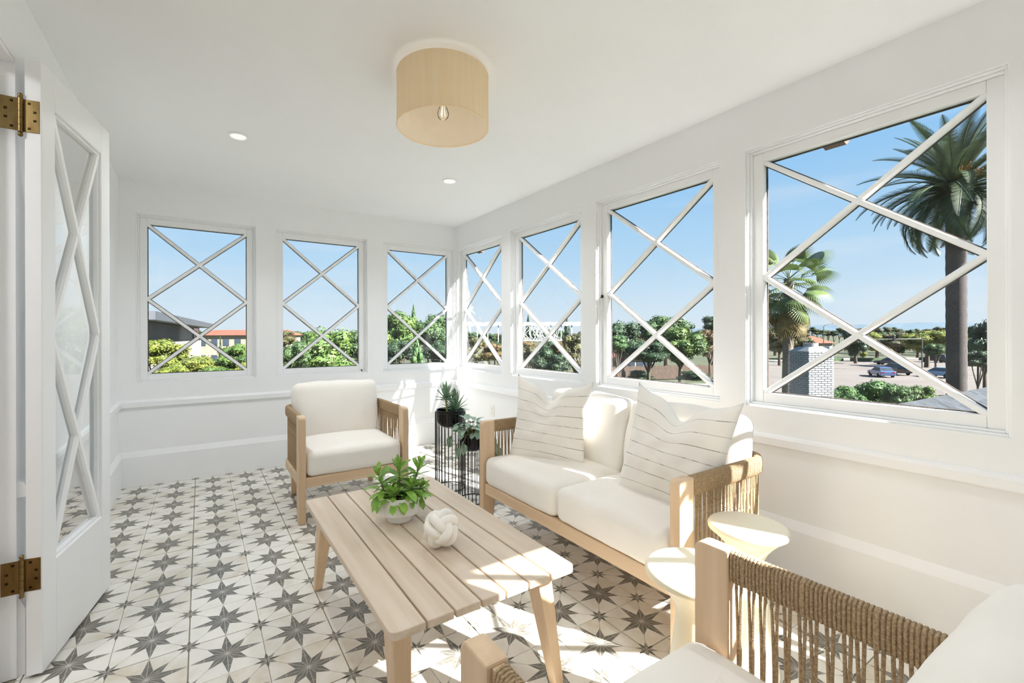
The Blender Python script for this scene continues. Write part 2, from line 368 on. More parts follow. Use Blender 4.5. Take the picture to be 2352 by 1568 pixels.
def ring(mb, mp, s0, s1, z0, z1, w, o0, o1):
    mbox(mb, mp, s0, s0+w, o0, o1, z0, z1); mbox(mb, mp, s1-w, s1, o0, o1, z0, z1)
    mbox(mb, mp, s0+w, s1-w, o0, o1, z0, z0+w); mbox(mb, mp, s0+w, s1-w, o0, o1, z1-w, z1)
GI = 0.070                                         # from the opening to the edge of the glass
def window(n, mp, s0, s1, label, catch=None):
    w = structure(put('window_%d' % n, None, None, mp((s0+s1)/2, 0.06, WZ0)), label)
    inv = w.location.copy()
    L = lambda s, o, z: tuple(Vector(mp(s, o, z))-inv)
    f = MB(); ring(f, L, s0, s1, WZ0, WZ1, 0.010, 0.012, 0.115); f.build('jamb_lining', M_TRIM, w, bevel=0.002)
    f = MB(); ring(f, L, s0+0.010, s1-0.010, WZ0+0.010, WZ1-0.010, 0.010, 0.028, 0.115); f.build('stop_bead', M_TRIM, w, bevel=0.003)
    # sash: two stiles and two rails
    a0, a1, b0, b1 = s0+0.020, s1-0.020, WZ0+0.020, WZ1-0.020; sw = GI-0.020
    for (p, q) in ((a0, a0+sw), (a1-sw, a1)):
        m = MB(); mbox(m, L, p, q, 0.046, 0.086, b0, b1); m.build('sash_stile', M_TRIM, w, bevel=0.004)
    for (p, q) in ((b0, b0+sw), (b1-sw, b1)):
        m = MB(); mbox(m, L, a0+sw, a1-sw, 0.046, 0.086, p, q); m.build('sash_rail', M_TRIM, w, bevel=0.004)
    g0, g1, h0, h1 = s0+GI, s1-GI, WZ0+GI, WZ1-GI; hm = (h0+h1)/2; sm = (g0+g1)/2; hu, hl = (hm+h1)/2, (hm+h0)/2
    ot = Vector(L(0, 1, 0))-Vector(L(0, 0, 0))
    for bi, (A, B) in enumerate((((g0, h1), (g1, hm)), ((g1, h1), (g0, hm)), ((g0, hm), (g1, h0)), ((g1, hm), (g0, h0)))):
        bo = 0.064-0.0012*(bi % 2)                    # one bar of each cross stands a hair proud
        P, Q = Vector(L(A[0], bo, A[1])), Vector(L(B[0], bo, B[1])); d = (Q-P); ln = d.length; d.normalize(); sd = d.cross(ot).normalized()
        c = (P+Q)/2; e = d*(ln/2+0.006)
        m = MB()
        vs = []
        for sgn in (-1, 1):
            for (hw, oo) in ((0.0085, -0.014), (0.0125, -0.006), (0.0125, 0.016), (-0.0125, 0.016), (-0.0125, -0.006), (-0.0085, -0.014)):
                vs.append(c+e*sgn+sd*hw+ot*oo)
        m.add(vs, [(5,4,3,2,1,0), (6,7,8,9,10,11)]+[(k, (k+1) % 6, 6+(k+1) % 6, 6+k) for k in range(6)])
        m.build('muntin', M_TRIM, w)
        m = MB(); m.obox(c+ot*(0.019+0.0012*(bi % 2)), e*0.99, sd*0.0170, ot*0.0028); m.build('edge_shade_strip', M_EDGE_SHADE, w)  # added dark strip draws a shaded edge along each bar
    m = MB(); ring(m, L, g0-0.004, g1+0.004, h0-0.004, h1+0.004, 0.0095, 0.0865, 0.092); m.build('edge_shade_strip', M_EDGE_SHADE, w)  # same painted shade as an outline round the glass
    for poly in (((g0, h1), (g1, h1), (sm, hu)), ((g0, h1), (sm, hu), (g0, hm)), ((g1, h1), (g1, hm), (sm, hu)),
                 ((sm, hu), (g1, hm), (sm, hl), (g0, hm)), ((g0, hm), (sm, hl), (g0, h0)), ((g1, hm), (g1, h0), (sm, hl)), ((g0, h0), (sm, hl), (g1, h0))):
        m = MB(); m.add([L(s, 0.072, z) for (s, z) in poly], [tuple(range(len(poly)))]); m.build('pane', M_GLASS, w, fix=False)
    if catch:
        cs, cz, cmat = catch
        m = MB(); mbox(m, L, cs-0.005, cs+0.005, 0.030, 0.046, cz-0.010, cz+0.010); m.tube([L(cs, 0.034, cz), L(cs, 0.026, cz), L(cs, 0.022, cz-0.012)], 0.003, 6); m.build('casement_catch', cmat, w)
    return w
back_lab = ['diamond-paned window on the far wall nearest the open door', 'diamond-paned window on the far wall right behind the armchair', 'diamond-paned window on the far wall nearest the corner']
right_lab = ['diamond-paned window beside the camera on the sofa wall', 'largest-looking diamond-paned window framing the tall palms', 'diamond-paned window above the sofa framing dark trees',
             'second narrow diamond-paned window from the corner behind the sofa', 'narrowest diamond-paned window on the sofa wall, right in the corner']
wn_i = 1
for k, (a, b) in enumerate(BACK_OPEN):
    window(wn_i, MAP_BACK, a, b, back_lab[k], (b-0.05, WZ0+0.022, M_SCREW) if k == 1 else None); wn_i += 1
for k, (a, b) in enumerate(RIGHT_OPEN):
    window(wn_i, MAP_RIGHT, a, b, right_lab[k], (b-0.026, 1.50, M_SCREW) if k == 2 else None); wn_i += 1
for k, (a, b) in enumerate(BACK_OPEN[2:]):
    window(wn_i, MAP_REAR, a, b, 'diamond-paned window on the wall behind the camera'); wn_i += 1

# left wall with the french-door opening, and the hall it leads to
DY0, DY1, DZ = 0.72, 2.262, 2.192
m = MB(); m.box(XL-WT, XL, YR, DY0, 0, ZC); m.box(XL-WT, XL, DY1, YB, 0, ZC); m.box(XL-WT, XL, DY0, DY1, DZ, ZC)
structure(m.build('wall_left', M_WALL), 'white wall behind the open glazed door')
m = MB(); m.box(XL-WT-0.004, XL-0.052, DY1-0.014, DY1-0.0005, 0, DZ-0.014); m.box(XL-0.062, XL-0.0485, DY1-0.030, DY1-0.014, 0, DZ-0.02)
m.box(XL-WT-0.004, XL-0.002, DY0+0.0005, DY0+0.014, 0, DZ-0.014); m.box(XL-WT-0.004, XL-0.002, DY0+0.0005, DY1-0.0005, DZ-0.014, DZ-0.0005)
structure(m.build('trim_1', M_TRIM, bevel=0.003), 'white painted door jamb at the left edge')
m = MB(); m.box(-2.4, XL-WT, -0.2, 3.2, -0.1, 0.0); structure(m.build('floor_hall', mat('hall_oak', (176, 142, 104), 0.5, (150, 118, 84), 4, (1, 8, 1))), 'hall floor beyond the doorway')
m = MB(); m.box(-2.5, -2.4, -0.2, 3.2, 0, ZC); m.box(-2.4, XL-WT, -0.3, -0.2, 0, ZC); m.box(-2.4, XL-WT, 3.2, 3.3, 0, ZC)
structure(m.build('wall_hall', M_WALL), 'white hall walls beyond the doorway')
structure(MB().box(-2.5, XL-WT, -0.3, 3.3, ZC, ZC+0.1).build('ceiling_hall', M_CEIL), 'white hall ceiling')

# chair rail and baseboards
def strip(name, path_pts, prof, label):
    m = MB(); m.sweep(path_pts, prof); return structure(m.build(name, M_TRIM), label)
RAIL = [(0.0, 0.636), (0.020, 0.636), (0.022, 0.640), (0.022, 0.676), (0.016, 0.688), (0.0, 0.694)]
BASE = [(0.0, 0.0), (0.020, 0.0), (0.020, 0.236), (0.016, 0.246), (0.002, 0.280), (0.0, 0.281)]
strip('trim_2', [(XL, YB, 0), (XR, YB, 0)], RAIL, 'white chair rail under the far windows')
strip('trim_3', [(XR, YB-0.023, 0), (XR, YR, 0)], RAIL, 'white chair rail behind the sofa')
strip('trim_4', [(XL, DY1+0.01, 0), (XL, YB-0.023, 0)], RAIL, 'white chair rail behind the open door')
strip('baseboard_back', [(XL, YB, 0), (XR, YB, 0)], BASE, 'tall white baseboard on the far wall')
strip('baseboard_right', [(XR, YB-0.021, 0), (XR, YR, 0)], BASE, 'tall white baseboard behind the sofa')
strip('baseboard_left', [(XL, DY1+0.01, 0), (XL, YB-0.021, 0)], BASE, 'tall white baseboard behind the open door')

# ------------------------------------------------------------------ glazed door leaf, swung wide open
HC, FC_ = Vector((-0.473, 2.216, 0)), Vector((-0.367, 2.826, 0))
dd = (FC_-HC); DW = dd.length; dd.normalize(); dn = Vector((dd.y, -dd.x, 0)); DT = 0.046; Z0, Z1 = 0.016, 2.188
door = structure(put('door_1', None, None, HC), 'white glazed door with crossed bars, swung wide open')
def DP(s, o, z): return dd*s - dn*o + Vector((0, 0, z))
def dbox(m, s0, s1, o0, o1, z0, z1):
    return m.obox(DP((s0+s1)/2, (o0+o1)/2, (z0+z1)/2), dd*((s1-s0)/2), dn*((o1-o0)/2), Vector((0, 0, (z1-z0)/2)))
ST, RB, RTP = 0.098, 0.365, 0.135
for (a, b) in ((0, ST), (DW-ST, DW)):
    m = MB(); dbox(m, a, b, 0, DT, Z0, Z1); m.build('door_stile', M_TRIM, door, bevel=0.003)
m = MB(); dbox(m, ST, DW-ST, 0, DT, Z0, Z0+RB); m.build('door_rail', M_TRIM, door, bevel=0.003)
m = MB(); dbox(m, ST, DW-ST, 0, DT, Z1-RTP, Z1); m.build('door_rail', M_TRIM, door, bevel=0.003)
g0, g1, h0, h1 = ST, DW-ST, Z0+RB, Z1-RTP
m = MB()
for (a, b, c, d) in ((g0, g0+0.012, h0, h1), (g1-0.012, g1, h0, h1), (g0+0.012, g1-0.012, h0, h0+0.012), (g0+0.012, g1-0.012, h1-0.012, h1)):
    dbox(m, a, b, 0.010, 0.036, c, d)
m.build('glazing_bead', M_TRIM, door, bevel=0.003)
zs = [h0+(h1-h0)*k/2 for k in range(3)]; gm = (g0+g1)/2
for k in range(2):
    zz0, zz1 = zs[k], zs[k+1]
    for bi, (A, B) in enumerate((((g0, zz0), (g1, zz1)), ((g1, zz0), (g0, zz1)))):
        bo = 0.018-0.0012*bi
        P, Q = DP(A[0], bo, A[1]), DP(B[0], bo, B[1]); d = Q-P; ln = d.length; d.normalize(); sd = d.cross(dn).normalized(); c = (P+Q)/2
        vs = []
        for sg in (-1, 1):
            for (hw, oo) in ((0.010, 0.010), (0.0165, 0.002), (0.0165, -0.016), (-0.0165, -0.016), (-0.0165, 0.002), (-0.010, 0.010)):
                vs.append(c+d*(ln/2)*sg+sd*hw+dn*oo)
        m = MB(); m.add(vs, [(5,4,3,2,1,0), (6,7,8,9,10,11)]+[(q, (q+1) % 6, 6+(q+1) % 6, 6+q) for q in range(6)]); m.build('muntin', M_TRIM, door)
polys = [((g0, h1), (g1, h1), (gm, (zs[1]+zs[2])/2)), ((g0, h0), (gm, (zs[0]+zs[1])/2), (g1, h0))]
for k in range(2):
    c = (zs[k]+zs[k+1])/2
    polys += [((g0, zs[k]), (gm, c), (g0, zs[k+1])), ((g1, zs[k]), (g1, zs[k+1]), (gm, c))]
    if k < 1: polys.append(((gm, c), (g1, zs[k+1]), (gm, (zs[k+1]+zs[k+2])/2), (g0, zs[k+1])))
for p in polys:
    m = MB(); m.add([DP(s, 0.026, z) for (s, z) in p], [tuple(range(len(p)))]); m.build('pane', M_GLASS, door, fix=False)
# brass butt hinges
def hinge(zc):
    hh = 0.057
    m = MB(); m.obox(DP(-0.0008, 0.0265, zc), dd*0.0012, dn*0.0215, Vector((0, 0, hh)))
    hg = m.build('hinge', M_BRASS, door, bevel=0.0006); hg['label'] = 'aged brass butt hinge'
    bc = DP(-0.006, 0.0535, zc)
    m = MB(); r = 0.0075
    prof = [(0.001, -0.077), (0.006, -0.074), (0.0075, -0.068), (0.005, -0.062), (0.0078, -0.060)]
    for k in range(5):
        za = -0.059+k*0.0236; prof += [(r, za), (r, za+0.0224), (r-0.0012, za+0.023)]
    prof += [(0.0078, 0.060), (0.005, 0.062), (0.0075, 0.068), (0.006, 0.074), (0.001, 0.077)]
    m.lathe(prof, 16, bc); m.build('knuckle', M_BRASS, hg)
    m = MB(); m.box(bc.x-0.052, bc.x-0.007, bc.y-0.0012, bc.y+0.0012, zc-hh, zc+hh); m.build('jamb_leaf', M_BRASS, hg, bevel=0.0006)
    for (o, z) in ((0.032, 0.044), (0.017, 0.015), (0.017, -0.015), (0.032, -0.044)):
        m = MB(); c = DP(-0.0021, o, zc+z); m.obox(c, dd*0.0006, dn*0.0042, Vector((0, 0, 0.0042))); m.build('screw', M_SCREW, hg, bevel=0.002)
    for (x, z) in ((0.022, 0.044), (0.037, 0.015), (0.037, -0.015), (0.022, -0.044)):
        m = MB(); m.box(bc.x-x-0.0042, bc.x-x+0.0042, bc.y-0.0021, bc.y-0.0012, zc+z-0.0042, zc+z+0.0042); m.build('screw', M_SCREW, hg, bevel=0.002)
hinge(1.985); hinge(0.372)
m = MB(); dbox(m, DW-0.0005, DW+0.0015, 0.014, 0.032, 0.98, 1.12); m.build('strike_plate', M_BRASS, door)

# ------------------------------------------------------------------ lights on the ceiling
lp = thing('drum_ceiling_lamp', 'drum ceiling lamp with a tan woven shade and white lining', 'ceiling lamp', (0.972, 1.935, 2.20))
RS, HS = 0.217, 0.242
m = MB(); m.lathe([(RS, 0), (RS, HS)], 64, cap=False); m.lathe([(RS-0.0035, HS), (RS-0.0035, 0)], 64, cap=False)
o = m.build('lamp_shade', M_SHADE, lp, fix=False)
m = MB(); m.lathe([(RS-0.005, 0.002), (RS-0.005, HS-0.002)], 64, cap=False); m.build('shade_lining', M_LINER, lp, fix=False)
for zz in (0.0, HS):
    m = MB(); m.tube([((RS-0.0018)*math.cos(a*math.pi/32), (RS-0.0018)*math.sin(a*math.pi/32), zz) for a in range(64)], 0.0034, 6, closed=True)
    m.build('shade_rim', M_SHADE, lp)
m = MB(); m.lathe([(0.0, 0.270), (0.062, 0.2695), (0.062, 0.256), (0.050, 0.246), (0.0, 0.244)], 32, cap=False); m.build('ceiling_plate', M_TRIM, lp)
m = MB()
for k in range(3):
    a = k*2.094+0.5; m.tube([(0.03*math.cos(a), 0.03*math.sin(a), HS-0.006), ((RS-0.005)*math.cos(a), (RS-0.005)*math.sin(a), HS-0.006)], 0.0025, 6)
m.build('spider_fitting', M_TRIM, lp)
m = MB(); m.lathe([(0.016, 0.246), (0.016, 0.165), (0.019, 0.160), (0.019, 0.120), (0.014, 0.116)], 20); m.build('bulb_socket', mat('pale_brass', (224, 190, 130), 0.4, (206, 170, 110), 8), lp)
def bulb_material():
    mm = bpy.data.materials.new('clear_bulb'); mm.use_nodes = True; n, l = mm.node_tree.nodes, mm.node_tree.links; n.remove(n['Principled BSDF'])
    t = n.new('ShaderNodeBsdfTransparent'); g = n.new('ShaderNodeBsdfGlossy'); g.inputs['Roughness'].default_value = 0.05; fr = n.new('ShaderNodeFresnel'); fr.inputs[0].default_value = 1.12
    mx = n.new('ShaderNodeMixShader'); l.new(fr.outputs[0], mx.inputs[0]); l.new(t.outputs[0], mx.inputs[1]); l.new(g.outputs[0], mx.inputs[2]); l.new(mx.outputs[0], n['Material Output'].inputs[0]); return mm
m = MB(); m.lathe([(0.013, 0.118), (0.015, 0.104), (0.022, 0.088), (0.0265, 0.072), (0.027, 0.064), (0.024, 0.052), (0.016, 0.043), (0.002, 0.039)], 24); m.build('bulb', bulb_material(), lp)
fil = bpy.data.materials.new('filament'); fil.use_nodes = True
fil.node_tree.nodes['Principled BSDF'].inputs['Base Color'].default_value = (0.9, 0.85, 0.75, 1); fil.node_tree.nodes['Principled BSDF'].inputs['Emission Color'].default_value = (1, 0.72, 0.42, 1); fil.node_tree.nodes['Principled BSDF'].inputs['Emission Strength'].default_value = 0.0
m = MB()
for k in range(4):
    a = k*math.pi/2; m.tube([(0.004*math.cos(a), 0.004*math.sin(a), 0.112), (0.012*math.cos(a), 0.012*math.sin(a), 0.058)], 0.0008, 4)
m.build('filament', fil, lp)

ld = bpy.data.lights.new('lamp_bulb_light', 'POINT'); ld.energy = LAMP_W; ld.color = (1.0, 0.90, 0.76); ld.shadow_soft_size = 0.024
lo = bpy.data.objects.new('lamp_bulb_light', ld); COL.objects.link(lo); lo.parent = lp; lo.location = (0, 0, 0.068)
led = bpy.data.materials.new('led_disc'); led.use_nodes = True
led.node_tree.nodes['Principled BSDF'].inputs['Base Color'].default_value = (0.9, 0.9, 0.88, 1)
led.node_tree.nodes['Principled BSDF'].inputs['Emission Color'].default_value = (1, 0.95, 0.87, 1); led.node_tree.nodes['Principled BSDF'].inputs['Emission Strength'].default_value = 0.35
for (x, y, lab) in ((0.20, 3.255, 'small round recessed downlight in the ceiling nearer the open door'), (1.703, 3.273, 'small round recessed downlight in the ceiling nearer the corner windows'),
                    (0.20, 0.62, 'added fill downlight in the ceiling above the camera, by the door side'), (1.703, 0.62, 'added fill downlight in the ceiling above the near armchair, by the window side')):  # this unseen pair is added to lift the light near the camera
    t = thing('recessed_downlight', lab, 'downlight', (x, y, ZC), group='recessed downlights in the ceiling')
    m = MB(); m.lathe([(0.042, -0.001), (0.046, -0.006), (0.057, -0.006), (0.060, -0.001)], 40, cap=False); m.build('trim_ring', M_TRIM, t)
    m = MB(); m.lathe([(0.0, -0.0025), (0.043, -0.0025)], 40, cap=False); m.build('lens', led, t)
    ld = bpy.data.lights.new('downlight_light', 'AREA'); ld.shape = 'DISK'; ld.size = 0.085; ld.energy = DOWN_W*(1.0 if y > 2 else 0.45); ld.color = (0.97, 0.985, 1.0); ld.spread = R(140)
    lo = bpy.data.objects.new('downlight_light', ld); COL.objects.link(lo); lo.parent = t; lo.location = (0, 0, -0.004)

# unseen flush lamp added in the hall to fill the near room with light
t = thing('hall_fill_lamp', 'added round flush fill lamp in the hall beyond the doorway', 'ceiling lamp', (-1.45, 1.45, ZC))
m = MB(); m.lathe([(0.20, -0.001), (0.20, -0.03), (0.19, -0.04)], 40, cap=False); m.build('lamp_rim', M_TRIM, t)
m = MB(); m.lathe([(0.0, -0.032), (0.19, -0.032)], 40, cap=False); m.build('lens', led, t)
ld = bpy.data.lights.new('hall_fill_light', 'AREA'); ld.shape = 'DISK'; ld.size = 0.36; ld.energy = HALL_FILL_W; ld.color = (0.97, 0.985, 1.0)
lo = bpy.data.objects.new('hall_fill_light', ld); COL.objects.link(lo); lo.parent = t; lo.location = (0, 0, -0.036)

# wall socket beside the sofa
t = thing('wall_socket', 'white electrical wall socket beside the far end of the sofa', 'wall socket', (XR, 3.86, 0.44))
MB().box(-0.006, 0.0, -0.037, 0.037, -0.058, 0.058).build('cover_plate', M_PLATE, t, bevel=0.003)
for z in (-0.022, 0.022):
    rc = MB().box(-0.0085, -0.006, -0.017, 0.017, z-0.014, z+0.014).build('receptacle', M_PLATE, t, bevel=0.0015)
    for y in (-0.006, 0.006): MB().box(-0.0089, -0.0085, y-0.0012, y+0.0012, z-0.005, z+0.005).build('slot', M_SCREW, rc)

# ------------------------------------------------------------------ soft furnishing helpers
def cushion_mesh(name, w, d, h, r, crown, seed=0, wob=0.006, cuts=18, m=None, puff=0.0):
    """rounded, filled box cushion centred on its middle"""
    bm = bmesh.new(); bmesh.ops.create_cube(bm, size=2.0); bmesh.ops.subdivide_edges(bm, edges=bm.edges, cuts=cuts, use_grid_fill=True)
    H = Vector((w/2, d/2, h/2)); I = Vector((H.x-r, H.y-r, max(H.z-r, 0.002)))
    for v in bm.verts:
        c = Vector([math.sin(x*math.pi/2) for x in v.co])
        p = Vector((c.x*H.x, c.y*H.y, c.z*H.z)); q = Vector([max(-I[k], min(I[k], p[k])) for k in range(3)])
        e = p-q
        if e.length > 1e-9: p = q+e.normalized()*r if e.length > 0 else p
        fx, fy = 1-(p.x/H.x)**2, 1-(p.y/H.y)**2; fz = 1-(p.z/H.z)**2
        p.z += math.copysign(1, c.z)*crown*max(fx, 0)*max(fy, 0)*min(abs(c.z)*1.5, 1)
        p.x += math.copysign(1, c.x)*crown*0.25*max(fy, 0)*max(fz, 0)*abs(c.x); p.y += math.copysign(1, c.y)*crown*0.25*max(fx, 0)*max(fz, 0)*abs(c.y)
        p.y += math.copysign(1, c.y)*puff*max(fx, 0)**0.7*max(fz, 0)**0.7*min(abs(c.y)*1.5, 1)
        nz = noise.noise(Vector((p.x*5+seed*3.1, p.y*5, p.z*5))) + 0.5*noise.noise(Vector((p.x*13, p.y*11+seed, p.z*12)))
        p += p.normalized()*wob*nz
        v.co = p
    bmesh.ops.recalc_face_normals(bm, faces=bm.faces)
    me = bpy.data.meshes.new(name); bm.to_mesh(me); bm.free()
    me.polygons.foreach_set('use_smooth', [True]*len(me.polygons))
    if m: me.materials.append(m)
    return me

def pillow_mesh(name, size, thick, m, chop=0.07, seed=0, n=44):
    """knife-edge throw pillow standing in its x-z plane, pinched corners, a dent chopped into the top"""
    mb = MB(); S = size/2
    def pt(i, j, side):
        u, v = -1+2*i/n, -1+2*j/n
        ed = (1-u*u)*(1-v*v)
        x = u*S*(1-0.085*(1-v*v)); z = v*S*(1-0.085*(1-u*u))
        x *= 1+0.03*abs(u*v); z *= 1+0.03*abs(u*v)
        t = thick/2*(max((1-u**2), 0)**0.55)*(max((1-v**2), 0)**0.55)
        t *= 1+0.20*noise.noise(Vector((u*1.7+seed, v*1.7, side*2.0)))
        k = math.exp(-(((u-0.04*seed)/0.27)**2))*max(0.0, (v+0.25)/1.25)**1.9
        z -= chop*k; t *= 1-0.42*k; z += 0.030*max(0.0, v)**6*abs(u)**5
        y = side*t
        fold = math.exp(-((abs(u)-0.45)/0.16)**2)*max(0.0, v)**2
        y += side*0.012*fold*min(1, ed*6)
        wr = noise.noise(Vector((u*4+seed*7, v*4, 3.0+side)))*0.010*min(1, ed*5)
        return Vector((x, y+side*wr, z))
    for side in (-1, 1):
        vs = [pt(i, j, side) for j in range(n+1) for i in range(n+1)]; fs = []; uv = []
        for j in range(n):
            for i in range(n):
                q = (j*(n+1)+i, j*(n+1)+i+1, (j+1)*(n+1)+i+1, (j+1)*(n+1)+i)
                if side > 0: q = q[::-1]
                fs.append(q); uv.append([((k % (n+1))/n, (k//(n+1))/n) for k in q])
        mb.add(vs, fs, uv, smooth=True)
    me = mb.mesh(name, m, fix=False)
    bm = bmesh.new(); bm.from_mesh(me); bmesh.ops.remove_doubles(bm, verts=bm.verts, dist=0.0004); bm.to_mesh(me); bm.free()
    return me

def stripe_material():
    m = bpy.data.materials.new('striped_linen'); m.use_nodes = True
    n, l = m.node_tree.nodes, m.node_tree.links; b = n['Principled BSDF']; b.inputs['Roughness'].default_value = 0.9; b.inputs['Sheen Weight'].default_value = 0.2
    uv = n.new('ShaderNodeUVMap'); sp = n.new('ShaderNodeSeparateXYZ'); l.new(uv.outputs[0], sp.inputs[0])
    def mt(op, a, c=None):
        k = n.new('ShaderNodeMath'); k.operation = op
        for i, v in enumerate((a, c)):
            if v is None: continue
            if isinstance(v, (int, float)): k.inputs[i].default_value = v
            else: l.new(v, k.inputs[i])
        return k.outputs[0]
    fr = mt('FRACT', mt('ADD', mt('MULTIPLY', sp.outputs[1], 8.0), 0.45))
    row = mt('FLOOR', mt('ADD', mt('MULTIPLY', sp.outputs[1], 8.0), 0.45))
    line = mt('LESS_THAN', mt('ABSOLUTE', mt('SUBTRACT', fr, 0.5)), 0.028)
    dash = mt('GREATER_THAN', mt('FRACT', mt('MULTIPLY', sp.outputs[0], 62.0)), 0.32)
    cb = n.new('ShaderNodeCombineXYZ'); l.new(mt('MULTIPLY', sp.outputs[0], 5.0), cb.inputs[0]); l.new(mt('MULTIPLY', row, 7.3), cb.inputs[1])
    no = n.new('ShaderNodeTexNoise'); no.inputs['Scale'].default_value = 1.0; l.new(cb.outputs[0], no.inputs[0])
    dk = mt('ADD', mt('MULTIPLY', mt('GREATER_THAN', no.outputs[0], 0.52), mt('MULTIPLY', dash, 0.55)), 0.38)
    mx = n.new('ShaderNodeMixRGB'); mx.inputs[1].default_value = (*lin((240, 236, 228)), 1); mx.inputs[2].default_value = (*lin((120, 116, 108)), 1)
    l.new(mt('MULTIPLY', line, dk), mx.inputs[0]); l.new(mx.outputs[0], b.inputs['Base Color'])
    tc = n.new('ShaderNodeTexCoord'); bn = n.new('ShaderNodeTexNoise'); bn.inputs['Scale'].default_value = 500; l.new(tc.outputs['Object'], bn.inputs[0])
    bp = n.new('ShaderNodeBump'); bp.inputs['Strength'].default_value = 0.12; bp.inputs['Distance'].default_value = 0.002; l.new(bn.outputs[0], bp.inputs['Height']); l.new(bp.outputs[0], b.inputs['Normal'])
    return m
M_STRIPE = stripe_material()

# ------------------------------------------------------------------ rope-and-teak seating (front faces local -y, origin on the floor at its middle)
def seat_group(name, label, cat, loc, rz, W, D=0.70, AH=0.69, n_cush=1, seed=0, back_lean=11):
    t = thing(name, label, cat, loc, rz)
    pw, pd = 0.044, 0.088; yf, yb = -D/2, D/2
    # front posts, rounded at the upper front corner
    for sx in (-1, 1):
        rr = 0.024; poly = [(yf, 0), (yf+pd*0.72, 0), (yf+pd, 0.20), (yf+pd, AH)]
        poly = [(yf, 0.0), (yf+pd*0.80, 0.0), (yf+pd, 0.16), (yf+pd, AH)] + [(yf+rr-rr*math.sin(a*math.pi/12), AH-rr+rr*math.cos(a*math.pi/12)) for a in range(0, 7)]
        x0 = sx*(W/2-pw) if sx > 0 else -W/2
        m = MB(); m.prism(poly, lambda a, b: (x0, a, b), lambda a, b: (x0+pw, a, b)); m.build('front_post', M_TEAK, t, bevel=0.005)
        # back leg under the seat
        xa = sx*(W/2-0.075)
        m = MB(); m.frustum([(xa-0.018, yb-0.066, 0), (xa+0.018, yb-0.066, 0), (xa+0.018, yb-0.030, 0), (xa-0.018, yb-0.030, 0)],
                            [(xa-0.022, yb-0.080, 0.262), (xa+0.022, yb-0.080, 0.262), (xa+0.022, yb-0.034, 0.262), (xa-0.022, yb-0.034, 0.262)]); m.build('back_leg', M_TEAK, t, bevel=0.003)
    MB().box(-W/2+pw, W/2-pw, yf+0.012, yf+0.042, 0.228, 0.292).build('front_rail', M_TEAK_X, t, bevel=0.004)
    # U-shaped rails: a wooden one below, a rope-wrapped one at arm height
    e = pw/2; cr_ = 0.115; pts = []; tans = []
    y1 = yf+pd; xl, xr = -W/2+e, W/2-e; yk = yb-e
    def arc(cx_, cy_, a0, a1, k=9):
        for q in range(k+1):
            a = a0+(a1-a0)*q/k; pts.append(Vector((cx_+cr_*math.cos(a), cy_+cr_*math.sin(a), 0))); tans.append(Vector((-math.sin(a), math.cos(a), 0))*(-1))
    pts.append(Vector((xl, y1, 0))); tans.append(Vector((0, 1, 0)))
    arc(xl+cr_, yk-cr_, math.pi, math.pi/2)
    arc(xr-cr_, yk-cr_, math.pi/2, 0)
    pts.append(Vector((xr, y1, 0))); tans.append(Vector((0, -1, 0)))
    m = MB(); m.sweep(pts, [(-0.016, 0.230), (0.016, 0.230), (0.016, 0.290), (-0.016, 0.290)], tangents=tans); m.build('lower_rail', M_TEAK_X, t, bevel=0.004)
    zt, zb_ = AH-0.003, AH-0.073
    m = MB(); m.sweep(pts, [(-0.011, zb_+0.004), (0.011, zb_+0.004), (0.011, zt-0.004), (-0.011, zt-0.004)], tangents=tans); m.build('arm_rail', M_TEAK_X, t)
    # arc-length table
    fine = []; L = 0.0
    for a, b, ta, tb in zip(pts[:-1], pts[1:], tans[:-1], tans[1:]):
        ln = (b-a).length; k = max(1, int(ln/0.004))
        for q in range(k): fine.append((L+ln*q/k, a.lerp(b, q/k), ta.lerp(tb, q/k).normalized()))
        L += ln
    def at_len(s):
        lo, hi = 0, len(fine)-1
        while lo < hi:
            md = (lo+hi+1)//2
            if fine[md][0] <= s: lo = md
            else: hi = md-1
        return fine[lo][1], fine[lo][2]
    # windings of rope round the rail
    pitch = 0.0078; s = 0.005; wr = MB(); hc = (zt+zb_)/2; hh = (zt-zb_)/2; k = 0
    while s < L-0.003:
        p, tn = at_len(s); sd = Vector((tn.y, -tn.x, 0)); loop = []
        for q in range(12):
            a = 2*math.pi*q/12; ca, sa = math.cos(a), math.sin(a)
            ox = 0.0155*math.copysign(abs(ca)**0.55, ca); oz = (hh)*math.copysign(abs(sa)**0.55, sa)
            loop.append(p+sd*ox+Vector((0, 0, hc+oz))+tn*(0.0003*math.sin(k*1.7)+0.0014*ca))
        wr.tube(loop, 0.0041, 6, closed=True); s += pitch; k += 1
    o = wr.build('rope_winding', M_ROPE, t, fix=False); o['kind'] = 'stuff'
    # cords strung between the two rails, two by two
    s = 0.018; k = 0; step = 0.0265; z_hi, z_lo = zb_+0.004, 0.276
    cord_me = {}
    while s < L-0.012:
        p, tn = at_len(s)
        for q, (a, b) in enumerate(((-0.0062, -0.0010), (0.0062, 0.0010))):
            key = (q, k % 3)
            if key not in cord_me:
                j = (k % 3-1)*0.0015
                cord_me[key] = MB().tube([(a+j, 0, 0), (a*0.42+b*0.58+j*0.7, 0, -(z_hi-z_lo)*0.33), (b+j*0.3, 0, -(z_hi-z_lo))], 0.0036, 6).mesh('cord', M_ROPE, fix=False)
            put('cord', cord_me[key], t, (p.x, p.y, z_hi), (0, 0, math.atan2(tn.y, tn.x)))
        s += step; k += 1
    # slatted deck, seat and back cushions
    MB().box(-W/2+pw+0.002, W/2-pw-0.002, yf+0.045, yb-0.045, 0.262, 0.288).build('seat_deck', M_TEAK_X, t)
    iw = (W-2*pw-0.006)/n_cush
